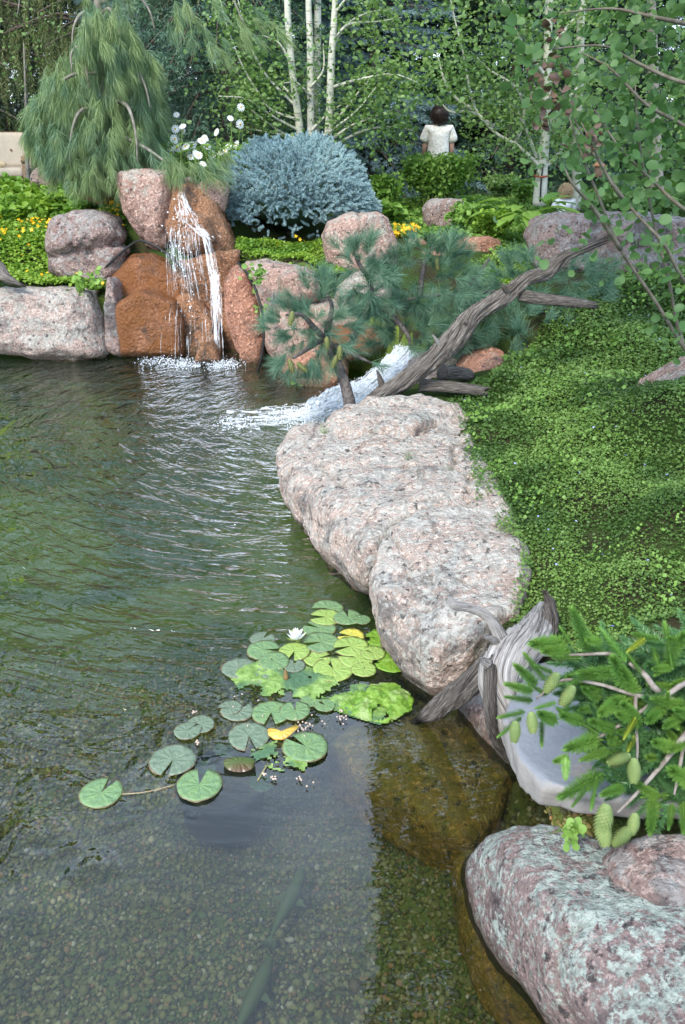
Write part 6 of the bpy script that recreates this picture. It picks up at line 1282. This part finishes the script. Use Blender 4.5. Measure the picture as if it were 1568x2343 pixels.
def person(label, hx, hy, Y, Ht, shirt, hairm, hairw, seed, trousers, phase=0):
    top_ = PD(hx, hy, Y); s = Ht / 1.65; f = top_ - [0, 0, Ht]; T = thing('person', label, 'person', f)
    def q(x, y, z): return f + np.array([x, y, z]) * s
    J = [q(0,0,.95), q(0,.01,1.1), q(0,.02,1.25), q(0,.01,1.37), q(0,.02,1.44), q(0,.03,1.50), q(0,.02,1.58), q(-.17,.01,1.35), q(-.21,.03,1.1), q(-.20,.12,.92), q(-.19,.2,.86), q(.17,.01,1.35), q(.21,.03,1.1), q(.20,.12,.92), q(.19,.2,.86), q(-.09,0,.88), q(-.10,.02,.48), q(-.10,0,.08), q(-.10,.12,.03), q(.09,0,.88), q(.10,.02,.48), q(.10,0,.08), q(.10,.12,.03)]
    E = [(0,1),(1,2),(2,3),(3,4),(4,5),(5,6),(3,7),(7,8),(8,9),(9,10),(3,11),(11,12),(12,13),(13,14),(0,15),(15,16),(16,17),(17,18),(0,19),(19,20),(20,21),(21,22)]
    rd = [.14,.12,.14,.12,.05,.075,.085,.055,.042,.032,.026,.055,.042,.032,.026,.09,.06,.04,.035,.09,.06,.04,.035]; skin_body('body', J, E, [a * s for a in rd], M['skin'], T)
    J = [q(0,0,.90), q(0,.0,1.0), q(0,.01,1.15), q(0,.02,1.28), q(0,.015,1.38), q(-.16,.01,1.365), q(-.235,.02,1.17), q(.16,.01,1.365), q(.235,.02,1.17)]
    sh = skin_body('shirt', J, [(0,1),(1,2),(2,3),(3,4),(4,5),(5,6),(4,7),(7,8)], [a * s if not isinstance(a, tuple) else tuple(b * s for b in a) for a in [.19,.18,.175,.17,.11,.085,.085,.085,.085]], shirt, T)
    V, F = tube([q(0,0,1.40), q(0,.012,1.445)], [.075 * s, .06 * s], 14, 2); mk('collar', V, F, shirt, T)
    J = [q(0,0,.90), q(-.09,0,.82), q(-.10,.02,.48), q(-.10,0,.10), q(.09,0,.82), q(.10,.02,.48), q(.10,0,.10)]; skin_body('trousers', J, [(0,1),(1,2),(2,3),(0,4),(4,5),(5,6)], [a * s for a in [.16,.11,.08,.065,.11,.08,.065]], trousers, T)
    hairball('hair', q(0, .0, 1.555), np.array([.105, .115, .125]) * s * hairw, hairm, T, seed)
    for sg in (-1, 1):
        V, F = ICO1; mk('ear', V * np.array([.015, .02, .03]) * s + q(.083 * sg, .035, 1.53), F, M['skin'], T)
    V, F = tube([q(0, .10, 1.545), q(0, .125, 1.52)], [.01 * s, .014 * s], 6, 2); mk('nose', V, F, M['skin'], T)
    return T
t = NT('patterned_shirt'); v = t.coord('Object'); w_ = t.N('TexNoise'); t.put(w_.inputs['Vector'], v); w_.inputs['Scale'].default_value = 22; w_.inputs['Distortion'].default_value = 3
SHIRT = t.bsdf(t.mix(t.rng(w_.outputs['Fac'], .4, .6), (.80, .77, .70), (.62, .58, .50)), .9, t.bump(t.noise(v, 12, 4), .02), spec=.1)
person('woman with short dark curly hair in a white patterned shirt, seen from behind', 1007, 248, 13.2, 1.52, SHIRT, foliage('dark_hair', (.035, .02, .015), (.06, .03, .02), trans=.02), 1.22, 3, plain('dark_trousers', (.06, .06, .07), .9))
person('small blond curly-haired child in a white T-shirt beside the aspen trunk', 1296, 428, 10.9, .92, plain('white_tee', (.82, .84, .86), .9), foliage('blond_hair', (.50, .36, .22), (.6, .46, .3), trans=.05), 1.15, 5, plain('pale_shorts', (.35, .35, .3), .9))
# patio loveseat
LX = PD(56, 424, 14.2); ls = thing('garden_sofa', 'wooden garden sofa with beige tufted cushions at the far left', 'garden seat', LX)
def bx(name, c, d, mat, T, bev=.02, rot=None):
    bm = bmesh.new(); bmesh.ops.create_cube(bm, size=1.0); bmesh.ops.scale(bm, vec=d, verts=bm.verts); bmesh.ops.bevel(bm, geom=bm.edges[:], offset=bev, segments=3, affect='EDGES', profile=.6)
    V = np.array([v.co[:] for v in bm.verts]); F = {}
    for f in bm.faces: F.setdefault(len(f.verts), []).append([v.index for v in f.verts])
    bm.free()
    if rot: V = V @ np.array(Matrix.Rotation(rot, 3, 'X')).T
    return mk(name, V + c, [np.array(f) for f in F.values()], mat, T)
M['cush'] = plain('beige_cushion', (.60, .50, .37), .9, (.54, .45, .33), 8); M['lwood'] = plain('teak', (.34, .22, .13), .6, (.26, .16, .09), 30)
for k in (0, 1):
    bx('seat_cushion', LX + [-.17 - .62 * k, -.05, .20], (.58, .55, .13), M['cush'], ls, .05); bx('back_cushion', LX + [-.17 - .62 * k, .22, .49], (.58, .15, .50), M['cush'], ls, .06, -.2)
    V, F = ICO1; mk('button', V * .018 + LX + [-.17 - .62 * k, .125, .50], F, M['lwood'], ls)
for x in (.16, -1.12):
    for y in (-.33, .32): bx('leg', LX + [x, y, .12], (.06, .06, .62), M['lwood'], ls, .01)
    V, F = tube([LX + [x, -.38, .36], LX + [x, -.1, .46], LX + [x, .32, .44]], [.035, .035, .03], 8, 4); mk('armrest', V, F, M['lwood'], ls)
bx('front_rail', LX + [-.48, -.33, .09], (1.2, .05, .07), M['lwood'], ls, .01); bx('back_frame', LX + [-.48, .36, .44], (1.26, .05, .62), M['lwood'], ls, .01, -.2)
V, F = ICO2; o = mk('small_pillow', V * [.10, .04, .05] + LX + [-.25, -.2, .31], F, plain('cream_pillow', (.72, .56, .32), .9)); setp(o, 'small yellowish pillow lying on the garden sofa', 'pillow')
# hanging feeder among the leaves
fq = PD(1368, 405, 9.0); T = thing('bird_feeder', 'small brown bird feeder with an orange roof hanging among the leaves', 'bird feeder', fq)
V, F = tube([fq, fq + [0, 0, .06], fq + [0, 0, .10]], [.045, .045, .04], 10, 2); mk('body', V, F, plain('feeder_brown', (.22, .13, .08)), T); V, F = tube([fq + [0, 0, .10], fq + [0, 0, .15]], [.07, .008], 10, 2); mk('roof', V, F, plain('feeder_orange', (.55, .25, .12)), T); V, F = tube([fq + [0, 0, .15], fq + [0, 0, 1.2]], [.003, .003], 4, 1); mk('wire', V, F, M['bark'], T)
sg = PD(66, 440, 13.0); T = thing('sapling', 'thin pale young trunk beside the garden sofa', 'tree', sg); V, F = tube([sg, PD(62, 350, 13.0), PD(60, 240, 13), PD(55, 100, 13)], [.035, .03, .02, .01], 6, 4); mk('trunk', V, F, M['barkp'], T)
p_, f_, s_ = leafscatter([PD(60, 200, 13), PD(56, 120, 13), PD(50, 50, 13)], [.3, .3, .3], 200, .05, 4); V, F = spread([LEAF_LO], p_, f_, s_); mk('leaves', V, F, M['aspen'], T, kind='stuff')
print('all done', sum(len(m.polygons) for m in bpy.data.meshes))
